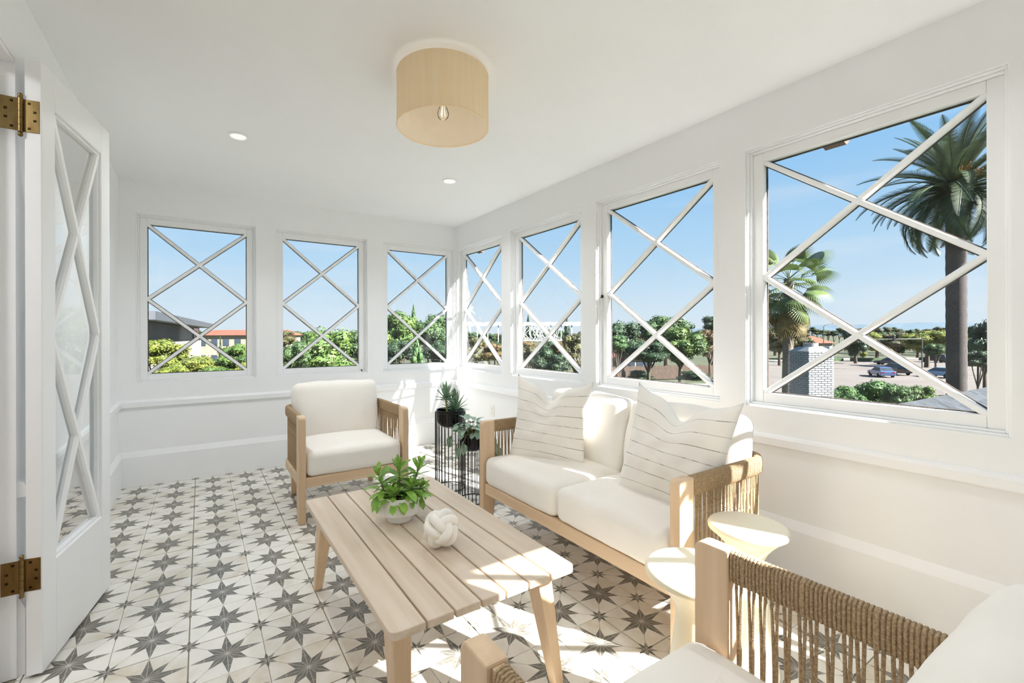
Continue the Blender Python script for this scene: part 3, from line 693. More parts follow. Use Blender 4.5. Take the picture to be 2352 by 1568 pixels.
    for c in range(n_cush):
        xc = -W/2+pw+0.003+iw*(c+0.5)
        sc = put('seat_cushion', cushion_mesh('seat_cushion', iw-0.004, D-0.075, 0.166, 0.042, 0.026, seed+c, 0.006, m=M_FABRIC), t, (xc, yf+0.002+(D-0.075)/2, 0.374))
        bc = put('back_cushion', cushion_mesh('back_cushion', iw-0.012, 0.130, 0.43, 0.050, 0.012, seed+c+5, 0.010, m=M_FABRIC, puff=0.035), t, (xc, yb-0.135, 0.635), (R(-back_lean), 0, 0))
    return t

seat_group('armchair', 'teak armchair with rope sides by the far wall, facing the camera', 'armchair', (0.893, 3.085+0.35, 0), 0.0, 0.745, seed=1)
seat_group('armchair', 'teak armchair with rope sides nearest the camera, seen from behind', 'armchair', (0.737, 0.688-0.35, 0), math.pi, 0.725, seed=3)
seat_group('loveseat', 'two-seat teak sofa with rope arms and cream cushions under the windows', 'sofa', (1.462+0.35, (1.008+2.42)/2, 0), -math.pi/2, 1.412, AH=0.675, n_cush=2, seed=6)

# throw pillows
p = put('throw_pillow', pillow_mesh('throw_pillow', 0.49, 0.19, M_STRIPE, 0.085, 0), None, (1.775, 2.115, 0.672), (0, 0, 0))
p.rotation_euler = (Matrix.Rotation(R(-64), 3, 'Z') @ Matrix.Rotation(R(-9), 3, 'X') @ Matrix.Rotation(R(3), 3, 'Y')).to_euler()
tag(p, 'white pinstriped throw pillow at the far end of the sofa, in dappled sun', 'pillow', 'striped throw pillows on the sofa')
p = put('throw_pillow', pillow_mesh('throw_pillow', 0.50, 0.21, M_STRIPE, 0.080, 1), None, (1.80, 1.275, 0.672), (0, 0, 0))
p.rotation_euler = (Matrix.Rotation(R(-86), 3, 'Z') @ Matrix.Rotation(R(-14), 3, 'X') @ Matrix.Rotation(R(5), 3, 'Y')).to_euler()
tag(p, 'white pinstriped throw pillow against the near rope arm of the sofa', 'pillow', 'striped throw pillows on the sofa')

# ------------------------------------------------------------------ coffee table
TX0, TX1, TY0, TY1, TZ = 0.418, 1.078, 1.147, 2.315, 0.42
tb = thing('coffee_table', 'pale slatted teak coffee table with splayed legs in the middle of the room', 'coffee table', ((TX0+TX1)/2, (TY0+TY1)/2, 0))
tcx, tcy = (TX0+TX1)/2, (TY0+TY1)/2
gaps = [0.523+0.0888*k for k in range(6)]; edges = [TX0]+gaps+[TX1]
for k in range(7):
    a, b = edges[k]+(0.0032 if k else 0), edges[k+1]-(0.0032 if k < 6 else 0)
    m = MB()
    if k in (0, 6):
        rr = 0.022; sg = 1 if k == 6 else -1
        outer = b if k == 6 else a; inner = a if k == 6 else b
        poly = [(inner, TY0), (inner, TY1)]
        poly += [(outer-sg*rr+sg*rr*math.sin(q*math.pi/10), TY1-rr+rr*math.cos(q*math.pi/10)) for q in range(6)]
        poly += [(outer-sg*rr+sg*rr*math.cos(q*math.pi/10), TY0+rr-rr*math.sin(q*math.pi/10)) for q in range(6)]
        m.prism([(x-tcx, y-tcy) for x, y in poly], lambda x, y: (x, y, TZ-0.024), lambda x, y: (x, y, TZ))
    else: m.box(a-tcx, b-tcx, TY0-tcy, TY1-tcy, TZ-0.024, TZ)
    m.build('plank', M_TABLE, tb, bevel=0.003)
for sy in (-1, 1):
    yc = sy*((TY1-TY0)/2-0.155); MB().box(-0.285, 0.285, yc-0.013, yc+0.013, TZ-0.072, TZ-0.0245).build('cross_rail', M_TEAK_X, tb, bevel=0.002)
for sx in (-1, 1):
    xc = sx*0.262; MB().box(xc-0.011, xc+0.011, -0.40, 0.40, TZ-0.070, TZ-0.0245).build('side_rail', M_TEAK, tb, bevel=0.002)
for sx in (-1, 1):
    for sy in (-1, 1):
        tx, ty = sx*0.262, sy*((TY1-TY0)/2-0.135); bx, by = sx*0.282, sy*((TY1-TY0)/2-0.045); a, b = 0.032, 0.043; c, d = 0.017, 0.021
        m = MB(); m.frustum([(bx-c, by-d, 0), (bx+c, by-d, 0), (bx+c, by+d, 0), (bx-c, by+d, 0)],
                            [(tx-a, ty-b, TZ-0.0245), (tx+a, ty-b, TZ-0.0245), (tx+a, ty+b, TZ-0.0245), (tx-a, ty+b, TZ-0.0245)]); m.build('leg', M_TEAK, tb, bevel=0.004)

# knot ornament
kn = MB(); KR, kr, off = 0.041, 0.0175, 0.0165
for ax in range(3):
    for o_ in (-1, 1):
        pts = []
        for q in range(48):
            a = 2*math.pi*q/48; rad = KR + 0.0115*math.cos(2*a); wob = o_*off*(1.0+0.12*math.cos(4*a))
            v = [0, 0, 0]; v[ax] = rad*math.cos(a); v[(ax+1) % 3] = rad*math.sin(a); v[(ax+2) % 3] = wob; pts.append(tuple(v))
        kn.tube(pts, kr, 14, closed=True)
k_me = kn.mesh('knot_ornament', M_KNOT, fix=False)
zmin = 0.0665
ko = put('knot_ornament', k_me, None, (0.752, 1.523, TZ+zmin), (R(24), R(30), R(20)))
bpy.context.view_layer.update()
zlow = min((ko.matrix_world @ v.co).z for v in k_me.vertices); ko.location.z += TZ+0.0005-zlow
tag(ko, 'white knotted ball ornament on the coffee table', 'ornament')

# ------------------------------------------------------------------ leaves and plants
def leaf_mesh(name, ln, w, curl, m, cup=0.25, n=7, tip=1.6, base=0.5, uv=True):
    """leaf along +x from the origin, bending down by curl"""
    mb = MB(); rows = []
    for i in range(n+1):
        t = i/n; hw = w/2*(math.sin(math.pi*min(1, (t**base)*1.0))**0.9 if 0 < t < 1 else 0.0)
        hw = w/2*(max(t, 0)**base)*(max(1-t, 0)**(1/tip))*1.75
        if i == 0: hw = w*0.06
        if i == n: hw = w*0.01
        a = curl*t; x = ln*(math.sin(a)/curl if abs(curl) > 1e-3 else t); z = -ln*((1-math.cos(a))/curl if abs(curl) > 1e-3 else 0)
        rows.append([Vector((x, -hw, z+cup*hw)), Vector((x, 0, z-0.10*hw)), Vector((x, hw, z+cup*hw))])
    vs = [p for r_ in rows for p in r_]; fs = []; uvs = []
    for i in range(n):
        for j in range(2):
            q = (i*3+j, (i+1)*3+j, (i+1)*3+j+1, i*3+j+1); fs.append(q); uvs.append([((k//3)/n, (k % 3)/2) for k in q])
    mb.add(vs, fs, uvs, smooth=True)
    return mb.mesh(name, m, fix=False)
def aim(az, pitch, roll=0.0):
    return (Matrix.Rotation(az, 3, 'Z') @ Matrix.Rotation(-pitch, 3, 'Y') @ Matrix.Rotation(roll, 3, 'X')).to_euler()

# succulent in a white footed bowl on the table
rnd = random.Random(11)
pt = thing('potted_succulent', 'green leafy succulent in a white footed bowl on the coffee table', 'potted plant', (0.716, 1.849, TZ))
m = MB(); m.lathe([(0.0, 0.0), (0.049, 0.0), (0.0515, 0.002), (0.0515, 0.030), (0.058, 0.033), (0.084, 0.036), (0.0895, 0.039), (0.091, 0.045), (0.091, 0.112), (0.0895, 0.114), (0.0865, 0.112), (0.085, 0.060), (0.070, 0.050), (0.0, 0.046)], 48, cap=False); m.build('bowl', M_POT, pt)
m = MB(); m.lathe([(0.0, 0.094), (0.0845, 0.092)], 32, cap=False); m.build('soil', M_SOIL, pt)
leaf_set = [leaf_mesh('leaf', l_, w_, c_, M_LEAF, 0.22, 7, 2.4, 0.75) for (l_, w_, c_) in ((0.080, 0.032, 0.7), (0.072, 0.031, 0.3), (0.060, 0.027, 0.15), (0.042, 0.019, -0.3), (0.088, 0.033, 1.2))]
stems = [(0.0, 0.0, 0.150, 0.0, 0.0), (-0.055, 0.010, 0.120, 2.9, 0.30), (0.058, 0.012, 0.125, 0.2, 0.35), (0.02, -0.050, 0.075, -1.2, 0.25), (-0.035, -0.048, 0.060, -2.2, 0.35), (0.015, 0.055, 0.115, 1.3, 0.25), (0.060, -0.035, 0.055, -0.5, 0.5)]
for (sx, sy, hh, az, ln_) in stems:
    top = Vector((sx+math.cos(az)*ln_*hh, sy+math.sin(az)*ln_*hh, 0.092+hh))
    b0 = Vector((sx, sy, 0.090))
    m = MB(); m.tube([b0, b0.lerp(top, 0.5)+Vector((0, 0, 0.004)), top], [0.0045, 0.0038, 0.002], 6); m.build('stem', M_STEM, pt)
    cnt = int(14+hh*95)
    for k in range(cnt):
        f = k/(cnt-1); pos = b0.lerp(top, 0.15+0.85*f); a = k*2.39996+rnd.uniform(-0.2, 0.2)
        pitch = -0.25+1.25*f+rnd.uniform(-0.15, 0.15)
        me = leaf_set[4 if f < 0.15 else (0 if f < 0.45 else (1 if f < 0.7 else (2 if f < 0.88 else 3)))]
        sc = rnd.uniform(0.85, 1.12)*(0.85 if hh < 0.09 else 1.0)
        put('leaf', me, pt, pos, aim(a, pitch, rnd.uniform(-0.3, 0.3)), (sc, sc*1.05, sc))

for k in range(22):
    a = k*2.39996+0.4; rr = 0.050+0.022*(k % 3)/2; sc = rnd.uniform(0.9, 1.15)
    put('leaf', leaf_set[4 if k % 2 else 0], pt, (rr*math.cos(a), rr*math.sin(a), 0.100+0.012*(k % 4)), aim(a+rnd.uniform(-0.3, 0.3), rnd.uniform(-0.15, 0.45), rnd.uniform(-0.3, 0.3)), (sc, sc*1.1, sc))

# black wire planters
def planter(name, label, loc, rad, rim_z, rods, seed):
    t = thing(name, label, 'planter', loc)
    bd = rad*0.98; depth = 0.150*rad/0.12
    prof = [(0.0, rim_z-depth)]
    for q in range(1, 9):
        a = q*math.pi/16; prof.append((bd*0.94*math.sin(a), rim_z-depth+0.075*(1-math.cos(a))*rad/0.12))
    prof += [(bd*0.955, rim_z-0.01), (bd*0.985, rim_z-0.004), (bd*0.985, rim_z+0.004), (bd*0.95, rim_z+0.006), (bd*0.90, rim_z+0.002), (bd*0.90, rim_z-0.03), (0.0, rim_z-0.034)]
    MB().lathe(prof, 48, cap=False).build('bowl', M_BOWL, t)
    MB().lathe([(0.0, rim_z-0.026), (bd*0.90, rim_z-0.026)], 32, cap=False).build('soil', M_SOIL, t)
    for zz, nm in ((rim_z-0.012, 'top_ring'), (0.004, 'floor_ring')):
        MB().tube([(rad*math.cos(q*math.pi/24), rad*math.sin(q*math.pi/24), zz) for q in range(48)], 0.0036, 6, closed=True).build(nm, M_BLACK, t)
    rod = MB().tube([(0, 0, 0.004), (0, 0, rim_z-0.012)], 0.0030, 6).mesh('rod', M_BLACK, fix=False)
    for q in range(rods):
        a = 2*math.pi*q/rods; put('rod', rod, t, (rad*math.cos(a), rad*math.sin(a), 0))
    return t
pa = planter('planter_stand', 'taller black wire planter with two spiky aloes in the corner', (1.669, 3.211, 0), 0.119, 0.615, 26, 1)
pb = planter('planter_stand', 'shorter black wire planter with striped trailing leaves beside the sofa arm', (1.683, 2.87, 0), 0.110, 0.492, 26, 2)
al = [leaf_mesh('leaf', l_, w_, c_, M_ALOE, 0.5, 6, 1.1, 0.35) for (l_, w_, c_) in ((0.125, 0.023, -0.5), (0.115, 0.022, -0.2), (0.10, 0.021, 0.25))]
m = MB(); m.tube([(-0.045, -0.035, 0.59), (-0.048, -0.036, 0.65), (-0.056, -0.034, 0.708)], [0.010, 0.0085, 0.008], 8); m.build('stem', M_STEM, pa)
for k in range(34):
    f = k/33; put('leaf', al[0 if f > 0.6 else (1 if f > 0.3 else 2)], pa, (-0.056, -0.034, 0.700+0.022*f), aim(k*2.39996, 0.05+1.35*f, 0), (1.12, 1.2, 1.12))
for k in range(40):
    f = k/39; put('leaf', al[0 if f > 0.6 else (1 if f > 0.3 else 2)], pa, (0.030, -0.020, 0.600+0.035*f), aim(k*2.39996+1, 0.15+1.25*f, 0), (1.3, 1.35, 1.3))
def striped_leaf():
    m = bpy.data.materials.new('striped_leaf'); m.use_nodes = True; n, l = m.node_tree.nodes, m.node_tree.links; b = n['Principled BSDF']; b.inputs['Roughness'].default_value = 0.35
    uv = n.new('ShaderNodeUVMap'); sp = n.new('ShaderNodeSeparateXYZ'); l.new(uv.outputs[0], sp.inputs[0])
    def mt(op, a, c=None):
        k = n.new('ShaderNodeMath'); k.operation = op
        for i, v in enumerate((a, c)):
            if v is None: continue
            if isinstance(v, (int, float)): k.inputs[i].default_value = v
            else: l.new(v, k.inputs[i])
        return k.outputs[0]
    y = mt('ABSOLUTE', mt('SUBTRACT', sp.outputs[1], 0.5))
    bend = mt('ADD', y, mt('MULTIPLY', mt('POWER', mt('ABSOLUTE', mt('SUBTRACT', sp.outputs[0], 0.5)), 2.0), -0.35))
    s = mt('FRACT', mt('MULTIPLY', mt('ADD', bend, 0.045), 7.5))
    rp = n.new('ShaderNodeValToRGB'); e = rp.color_ramp.elements; e[0].position = 0.42; e[0].color = (*lin((36, 92, 60)), 1); e[1].position = 0.58; e[1].color = (*lin((186, 208, 186)), 1)
    l.new(s, rp.inputs[0]); l.new(rp.outputs[0], b.inputs['Base Color']); return m
M_PEP = striped_leaf()
pep = [leaf_mesh('leaf', l_, w_, c_, M_PEP, 0.15, 8, 1.6, 0.42) for (l_, w_, c_) in ((0.085, 0.062, 0.9), (0.072, 0.056, 0.5), (0.062, 0.046, 0.3))]
rnd = random.Random(5)
for k in range(46):
    a = k*2.39996; f = k/45; rr = 0.025+0.075*math.sqrt(1-f)*rnd.uniform(0.8, 1.1); zz = 0.505+0.075*f+rnd.uniform(-0.01, 0.012)
    base = Vector((0.03*math.cos(a), 0.03*math.sin(a), 0.470)); tip = Vector((rr*math.cos(a), rr*math.sin(a), zz))
    st = MB().tube([base, base.lerp(tip, 0.5)+Vector((0, 0, 0.015)), tip], 0.0016, 5).build('stem', M_STEM, pb, fix=False)
    sc = rnd.uniform(0.85, 1.15); put('leaf', pep[k % 3], pb, tip, aim(a+rnd.uniform(-0.5, 0.5), rnd.uniform(-0.7, 0.25)+0.5*f, rnd.uniform(-0.5, 0.5)), (sc, sc, sc))
for (a, drop, ex) in ((3.5, 0.10, 0.05), (3.8, 0.06, 0.06), (-0.2, 0.20, 0.05), (0.1, 0.14, 0.07), (-0.5, 0.24, 0.06), (2.9, 0.04, 0.05)):
    b0 = Vector((0.08*math.cos(a), 0.08*math.sin(a), 0.50)); e0 = Vector(((0.12+ex)*math.cos(a), (0.12+ex)*math.sin(a), 0.50-drop*0.5)); t0 = Vector(((0.13+ex)*math.cos(a), (0.13+ex)*math.sin(a), 0.49-drop))
    MB().tube([b0, b0.lerp(e0, 0.5)+Vector((0, 0, 0.02)), e0, t0], 0.0018, 5).build('stem', M_STEM, pb, fix=False)
    for q, pq in enumerate((e0, e0.lerp(t0, 0.5), t0)):
        put('leaf', pep[q], pb, pq, aim(a+(-0.9, 0.9, 0)[q], -1.0-0.2*q, 0.3), (0.9, 0.9, 0.9))

# ------------------------------------------------------------------ mushroom stools
def stool(label, loc, rad, hgt):
    t = thing('pedestal_stool', label, 'stool', loc, group='cream pedestal stools between sofa and near armchair')
    prof = [(0.0, hgt), (rad*0.90, hgt), (rad*0.965, hgt-0.003), (rad, hgt-0.012), (rad*0.985, hgt-0.022)]
    for q in range(1, 11):
        f = q/10; prof.append((rad*(0.985-0.60*(math.sin(f*math.pi/2))**0.9), hgt-0.022-0.115*f))
    MB().lathe(prof[::-1], 56, cap=False).build('stool_top', M_STOOL, t)
    zt_ = hgt-0.137; r0 = prof[-1][0]
    body = [(rad*0.74, 0.0), (rad*0.76, 0.004), (rad*0.755, 0.02)]
    for q in range(1, 11):
        f = q/10; body.append((rad*0.755+(r0-rad*0.755)*(f**0.85), 0.02+(zt_-0.02)*f))
    MB().lathe([(0.0, 0.0)]+body, 56, cap=False).build('pedestal', M_STOOL, t)
stool('cream pedestal stool against the outside of the sofa arm', (1.658, 0.868, 0), 0.132, 0.525)
stool('cream pedestal stool in front of the sofa corner post, half hidden by the near armchair', (1.235, 0.798, 0), 0.145, 0.515)

# ------------------------------------------------------------------ eaves outside the sofa wall
M_EAVE = mat('eave_paint', (170, 160, 150), 0.7, (150, 140, 130), 6)
MB().box(XR+WT+0.001, XR+0.372, YR-0.6, YB+0.9, 2.475, 2.50).build('roof_eave', M_EAVE)
structure(bpy.data.objects['roof_eave'], 'roof eave outside the sofa windows')
M_TAIL = mat('rafter_brown', (92, 70, 54), 0.7, (74, 56, 44), 6)
for y in (-0.83, 1.012, 2.85, 4.62):
    m = MB(); m.prism([(XR+WT+0.002, 2.474), (XR+0.365, 2.474), (XR+0.365, 2.222), (XR+0.33, 2.198), (XR+WT+0.002, 2.26)], lambda a, b: (a, y-0.047, b), lambda a, b: (a, y+0.047, b))
    m.build('rafter_tail', M_TAIL, bpy.data.objects['roof_eave'])

# ------------------------------------------------------------------ the world outside
GZ = -5.0
def gp(u, v, z=GZ):
    a, b = Vector((0, 0, CAM_H)), pix(u, v, 1.0); d = b-a
    return a+d*((z-CAM_H)/d.z)
M_GROUND = mat('dry_ground', (66, 68, 42), 0.95, (46, 54, 30), 0.08, detail=8, bump=0.2)
M_ROAD = mat('asphalt', (98, 91, 85), 0.9, (86, 79, 74), 0.25, detail=8)
M_WALK = mat('pale_concrete', (124, 118, 109), 0.9, (112, 106, 98), 0.5)
structure(MB().add([(-900, -300, GZ-0.05), (2600, -900, GZ-0.05), (2600, 2600, GZ-0.05), (-900, 2600, GZ-0.05)], [(0, 1, 2, 3)]).build('ground', M_GROUND), 'ground outside the house')
def flat(name, pts, z, m, label):
    return structure(MB().add([(p.x, p.y, z) for p in pts], [tuple(range(len(pts)))]).build(name, m), label)
flat('road', [gp(1700, 912), gp(2420, 905), gp(2420, 822), gp(1880, 826), gp(1700, 838)], GZ+0.02, M_ROAD, 'asphalt road and parking outside the palm window')
flat('pavement', [gp(1700, 838), gp(1880, 826), gp(2420, 822), gp(2420, 818), gp(1880, 821), gp(1700, 832)], GZ+0.04, M_WALK, 'pale pavement along the far side of the road')
flat('kerb_path', [gp(1380, 893), gp(1680, 888), gp(1680, 881), gp(1380, 884)], GZ+0.04, M_WALK, 'pale path under the trees')

# hills on the horizon, distance haze mixed into their colour
hb = MB(); N = 60; tops = []
for k in range(N+1):
    u = 1500+k*22; h_ = 10+14*math.exp(-((u-2160)/170.0)**2)+7*math.exp(-((u-1900)/120.0)**2)+2.0*noise.noise(Vector((k*0.35, 0, 0)))
    tops.append((pix(u, 764-h_, 2400), pix(u, 764-h_*0.5, 2330), pix(u, 790, 2250)))
hb.add([p for t3 in tops for p in t3], [(k*3+j, (k+1)*3+j, (k+1)*3+j+1, k*3+j+1) for k in range(N) for j in range(2)], smooth=True)
hb.add([p+Vector((300, 200, -200)) for (p, _, _) in tops], [(k, k+1, k+1, k) for k in range(0)])
structure(hb.build('hills', mat('hazed_hills', (66, 82, 94), 1.0, (56, 72, 82), 0.02)), 'low hills on the horizon, coloured blue for haze')

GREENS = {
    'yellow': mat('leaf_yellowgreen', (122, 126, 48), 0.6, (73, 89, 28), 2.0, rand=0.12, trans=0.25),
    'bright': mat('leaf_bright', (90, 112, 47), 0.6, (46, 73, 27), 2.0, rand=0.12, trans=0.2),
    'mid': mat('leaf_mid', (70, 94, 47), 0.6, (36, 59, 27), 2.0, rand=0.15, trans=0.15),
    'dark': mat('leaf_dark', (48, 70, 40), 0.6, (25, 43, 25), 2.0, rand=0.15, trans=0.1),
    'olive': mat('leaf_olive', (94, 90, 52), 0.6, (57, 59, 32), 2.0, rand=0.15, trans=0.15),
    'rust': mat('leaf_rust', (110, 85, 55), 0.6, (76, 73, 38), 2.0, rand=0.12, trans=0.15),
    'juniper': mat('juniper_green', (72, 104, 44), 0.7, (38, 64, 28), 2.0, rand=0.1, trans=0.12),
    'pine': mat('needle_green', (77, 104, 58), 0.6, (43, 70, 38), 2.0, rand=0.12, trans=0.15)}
M_BARK = mat('bark', (84, 72, 60), 0.95, (56, 46, 38), 3, (1, 1, 0.2), bump=0.6)
def crown_verts(kind, seed, n_leaf, leaf):
    rd = random.Random(seed); mb = MB(); blobs = []
    if kind == 'cone':
        for k in range(26):
            z = -1+2*k/25; rr = 0.62*(1-(z+1)/2)**0.8+0.05
            for q in range(3):
                a = rd.uniform(0, 6.283); blobs.append((Vector((rr*0.55*math.cos(a), rr*0.55*math.sin(a), z)), rr*0.55, 0.16))
    else:
        nb = 26 if kind == 'round' else 20
        for k in range(nb):
            d = Vector((rd.gauss(0, 1), rd.gauss(0, 1), rd.gauss(0, 1))).normalized()
            rad = rd.uniform(0.45, 0.70); s = rd.uniform(0.24, 0.40)
            blobs.append((Vector((d.x*rad, d.y*rad, d.z*rad*(0.9 if kind == 'round' else 0.7))), s, s*rd.uniform(0.6, 0.85)))
        blobs.append((Vector((0, 0, -0.05)), 0.5, 0.45))
    for (c, r1, r2) in blobs:                                   # dense hearts of the tufts
        vs = []; fs = []
        for i in range(5):
            for j in range(7):
                th = math.pi*i/4; ph = 2*math.pi*j/7
                vs.append(c+Vector((r1*0.80*math.sin(th)*math.cos(ph), r1*0.80*math.sin(th)*math.sin(ph), r2*0.80*math.cos(th))))
        for i in range(4):
            for j in range(7): fs.append((i*7+j, i*7+(j+1) % 7, (i+1)*7+(j+1) % 7, (i+1)*7+j))
        mb.add(vs, fs, smooth=True)
    tot = sum(b[1]**2 for b in blobs)
    for (c, r1, r2) in blobs:
        for _ in range(int(n_leaf*r1*r1/tot)):
            d = Vector((rd.gauss(0, 1), rd.gauss(0, 1), rd.gauss(0, 1))).normalized()
            p = c+Vector((d.x*r1, d.y*r1, d.z*r2))*rd.uniform(0.78, 1.10)
            nn = (d+Vector((rd.gauss(0, 1), rd.gauss(0, 1), rd.gauss(0, 1)))*0.55+Vector((0, 0, 0.35))).normalized()
            a = nn.cross(Vector((rd.random(), rd.random(), rd.random()))).normalized(); b = nn.cross(a); s = leaf*rd.uniform(0.6, 1.3)
            mb.add([p-a*s, p-b*s*0.5, p+a*s, p+b*s*0.5], [(0, 1, 2, 3)])
    return mb
CROWNS = {}
def crown_mesh(kind, var, green):
    key = (kind, var)
    if key not in CROWNS: CROWNS[key] = crown_verts(kind, var*17+3, 5200 if kind != 'cone' else 3600, 0.050 if kind != 'cone' else 0.045)
    k2 = (kind, var, green)
    if k2 not in CROWNS: CROWNS[k2] = CROWNS[key].mesh('crown', GREENS[green], fix=False)
    return CROWNS[k2]
tree_no = [0]
def tree(label, u, vtop, wpx, depth, green, kind='round', hr=0.85, group=None, trunk=True, name='tree', base=GZ, tall=None):
    """a tree whose crown is wpx wide at this distance and tops out at vtop"""
    tree_no[0] += 1; rd = random.Random(tree_no[0])
    top = pix(u, vtop, depth); r = wpx/2/FPX*depth; rz_ = r*hr if tall is None else tall/2/FPX*depth
    t = thing(name, label, 'tree' if name != 'shrub' else 'shrub', (top.x, top.y, base), rd.uniform(0, 6.28), group)
    cz = top.z-rz_-base
    put('crown', crown_mesh(kind, tree_no[0] % 4, green), t, (0, 0, cz), (0, 0, 0), (r, r, rz_))
    if trunk:
        m = MB(); lean = rd.uniform(-0.1, 0.1)*r
        m.tube([(0, 0, 0), (lean*0.5, 0, cz*0.45), (lean, 0, cz*0.95)], [r*0.10, r*0.075, r*0.045], 7)
        for k in range(4):
            a = k*1.6+rd.random(); m.tube([(lean*0.4, 0, cz*0.5), (r*0.25*math.cos(a), r*0.25*math.sin(a), cz*0.72), (r*0.5*math.cos(a), r*0.5*math.sin(a), cz*0.98)], [r*0.055, r*0.04, r*0.02], 6)
        m.build('trunk', M_BARK, t)
    return t
# beyond the far-wall windows
G1 = 'trees beyond the far-wall windows'
tree('yellow-green shrub at the lower left of the window nearest the door', 372, 768, 118, 20, 'yellow', group=G1, name='shrub')
tree('yellow-green shrub below the grey building', 452, 800, 120, 18, 'yellow', 'loose', group=G1, name='shrub')
tree('bright green tree below the red-roofed building', 540, 780, 108, 25, 'bright', group=G1)
tree('small dark cypress in front of the red-roofed building', 506, 772, 15, 40, 'dark', 'cone', group=G1, tall=60)
tree('yellow-green shrub at the lower right of the window nearest the door', 562, 822, 80, 17, 'yellow', 'loose', group=G1, name='shrub')
tree('low shrub in the bottom middle of the window nearest the door', 500, 828, 90, 12.5, 'bright', 'loose', group=G1, name='shrub')
tree('low yellow shrub at the bottom left of the window nearest the door', 400, 828, 100, 15, 'yellow', group=G1, name='shrub')
tree('tall green tree filling the middle far window', 752, 738, 172, 24, 'bright', hr=1.0, group=G1)
tree('shorter green tree at the left of the middle far window', 676, 772, 90, 18, 'mid', hr=1.1, group=G1)
tree('green tree at the right edge of the middle far window', 822, 748, 84, 30, 'mid', hr=1.2, group=G1)
tree('pale far tree at the left edge of the middle far window', 655, 752, 60, 60, 'olive', group=G1)
tree('round green tree at the left of the corner far window', 908, 703, 112, 24, 'bright', hr=1.1, group=G1)
tree('spiky pine rising in the middle of the corner far window', 950, 704, 52, 33, 'pine', 'cone', group=G1, tall=120)
tree('round green tree at the right of the corner far window', 996, 708, 104, 26, 'mid', hr=1.1, group=G1)
tree('green tree at the right edge of the corner far window', 1024, 734, 52, 36, 'bright', hr=1.2, group=G1)
tree('feathery pale pine low in the corner far window', 958, 782, 110, 14, 'pine', 'cone', group=G1, tall=150)
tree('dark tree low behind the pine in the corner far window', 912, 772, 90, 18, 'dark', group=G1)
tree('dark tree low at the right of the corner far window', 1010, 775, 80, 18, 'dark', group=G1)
# beyond the sofa-wall windows
G2 = 'trees beyond the sofa-wall windows'
tree('olive tree in the narrowest corner window', 1098, 764, 84, 34, 'olive', hr=1.0, group=G2)
tree('olive-brown shrub low in the narrowest corner window', 1135, 782, 64, 26, 'rust', group=G2, name='shrub')
tree('green shrub low in the narrowest corner window', 1085, 792, 50, 20, 'olive', group=G2, name='shrub')
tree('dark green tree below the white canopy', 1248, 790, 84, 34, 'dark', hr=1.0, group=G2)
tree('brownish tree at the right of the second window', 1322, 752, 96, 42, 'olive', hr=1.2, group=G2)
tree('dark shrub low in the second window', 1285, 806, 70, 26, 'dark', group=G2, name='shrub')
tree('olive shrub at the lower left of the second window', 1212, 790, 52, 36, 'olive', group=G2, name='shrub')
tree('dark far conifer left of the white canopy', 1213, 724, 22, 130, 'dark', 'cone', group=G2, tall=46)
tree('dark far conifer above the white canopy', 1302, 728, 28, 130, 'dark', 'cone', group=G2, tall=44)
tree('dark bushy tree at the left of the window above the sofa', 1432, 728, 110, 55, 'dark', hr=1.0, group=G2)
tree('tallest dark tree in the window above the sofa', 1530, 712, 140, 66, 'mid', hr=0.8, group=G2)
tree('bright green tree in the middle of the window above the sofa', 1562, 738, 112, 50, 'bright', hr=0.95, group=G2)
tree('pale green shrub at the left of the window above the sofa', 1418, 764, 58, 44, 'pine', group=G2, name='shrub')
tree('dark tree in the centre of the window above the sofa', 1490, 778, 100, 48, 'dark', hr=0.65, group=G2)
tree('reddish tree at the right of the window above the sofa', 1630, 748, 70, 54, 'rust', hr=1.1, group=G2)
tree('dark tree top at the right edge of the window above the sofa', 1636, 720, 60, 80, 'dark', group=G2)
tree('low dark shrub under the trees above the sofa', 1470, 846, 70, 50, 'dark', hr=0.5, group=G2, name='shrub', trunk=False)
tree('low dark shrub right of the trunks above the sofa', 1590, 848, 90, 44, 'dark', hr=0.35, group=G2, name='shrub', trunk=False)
# beyond the palm window
G3 = 'trees beyond the palm window'
tree('dark round tree behind the window cross bar by the palms', 1965, 744, 74, 96, 'dark', hr=1.1, group=G3)
tree('olive tree behind the fan palm', 1790, 752, 70, 90, 'olive', hr=0.9, group=G3)
tree('olive tree left of the red-tiled house', 1838, 756, 64, 100, 'olive', hr=0.8, group=G3)
tree('yellow-olive tree by the traffic light', 2058, 758, 70, 100, 'olive', hr=0.7, group=G3)
tree('wide yellow-green tree left of the palm trunk', 2128, 752, 104, 84, 'yellow', hr=0.6, group=G3)
tree('small crooked tree by the parked cars', 2150, 782, 54, 66, 'mid', 'loose', hr=0.8, group=G3)
tree('dark tree at the right edge of the palm window', 2262, 718, 92, 40, 'dark', hr=1.6, group=G3)
tree('dark shrub at the right edge of the palm window', 2246, 800, 60, 34, 'dark', group=G3, name='shrub')
tree('small yellow shrub on the verge', 1983, 806, 20, 110, 'yellow', group=G3, name='shrub', trunk=False)
rd = random.Random(3)
for k in range(44):
    u = 1752+k*12.5+rd.uniform(-2, 2); tree('small far tree in the tree line on the horizon', u, 752+rd.uniform(-4, 5), rd.uniform(19, 23), 165 if k % 2 else 190, rd.choice(['olive', 'dark', 'olive', 'mid']), hr=0.8, group='far tree line beyond the palm window')
for k in range(30):
    u = 1065+k*20+rd.uniform(-3, 3); tree('small far tree in the tree line behind the sofa-wall windows', u, 757+rd.uniform(-4, 6), rd.uniform(32, 40), 185 if k % 2 else 212, rd.choice(['olive', 'dark', 'mid']), hr=0.8, group='far tree line behind the sofa-wall windows')
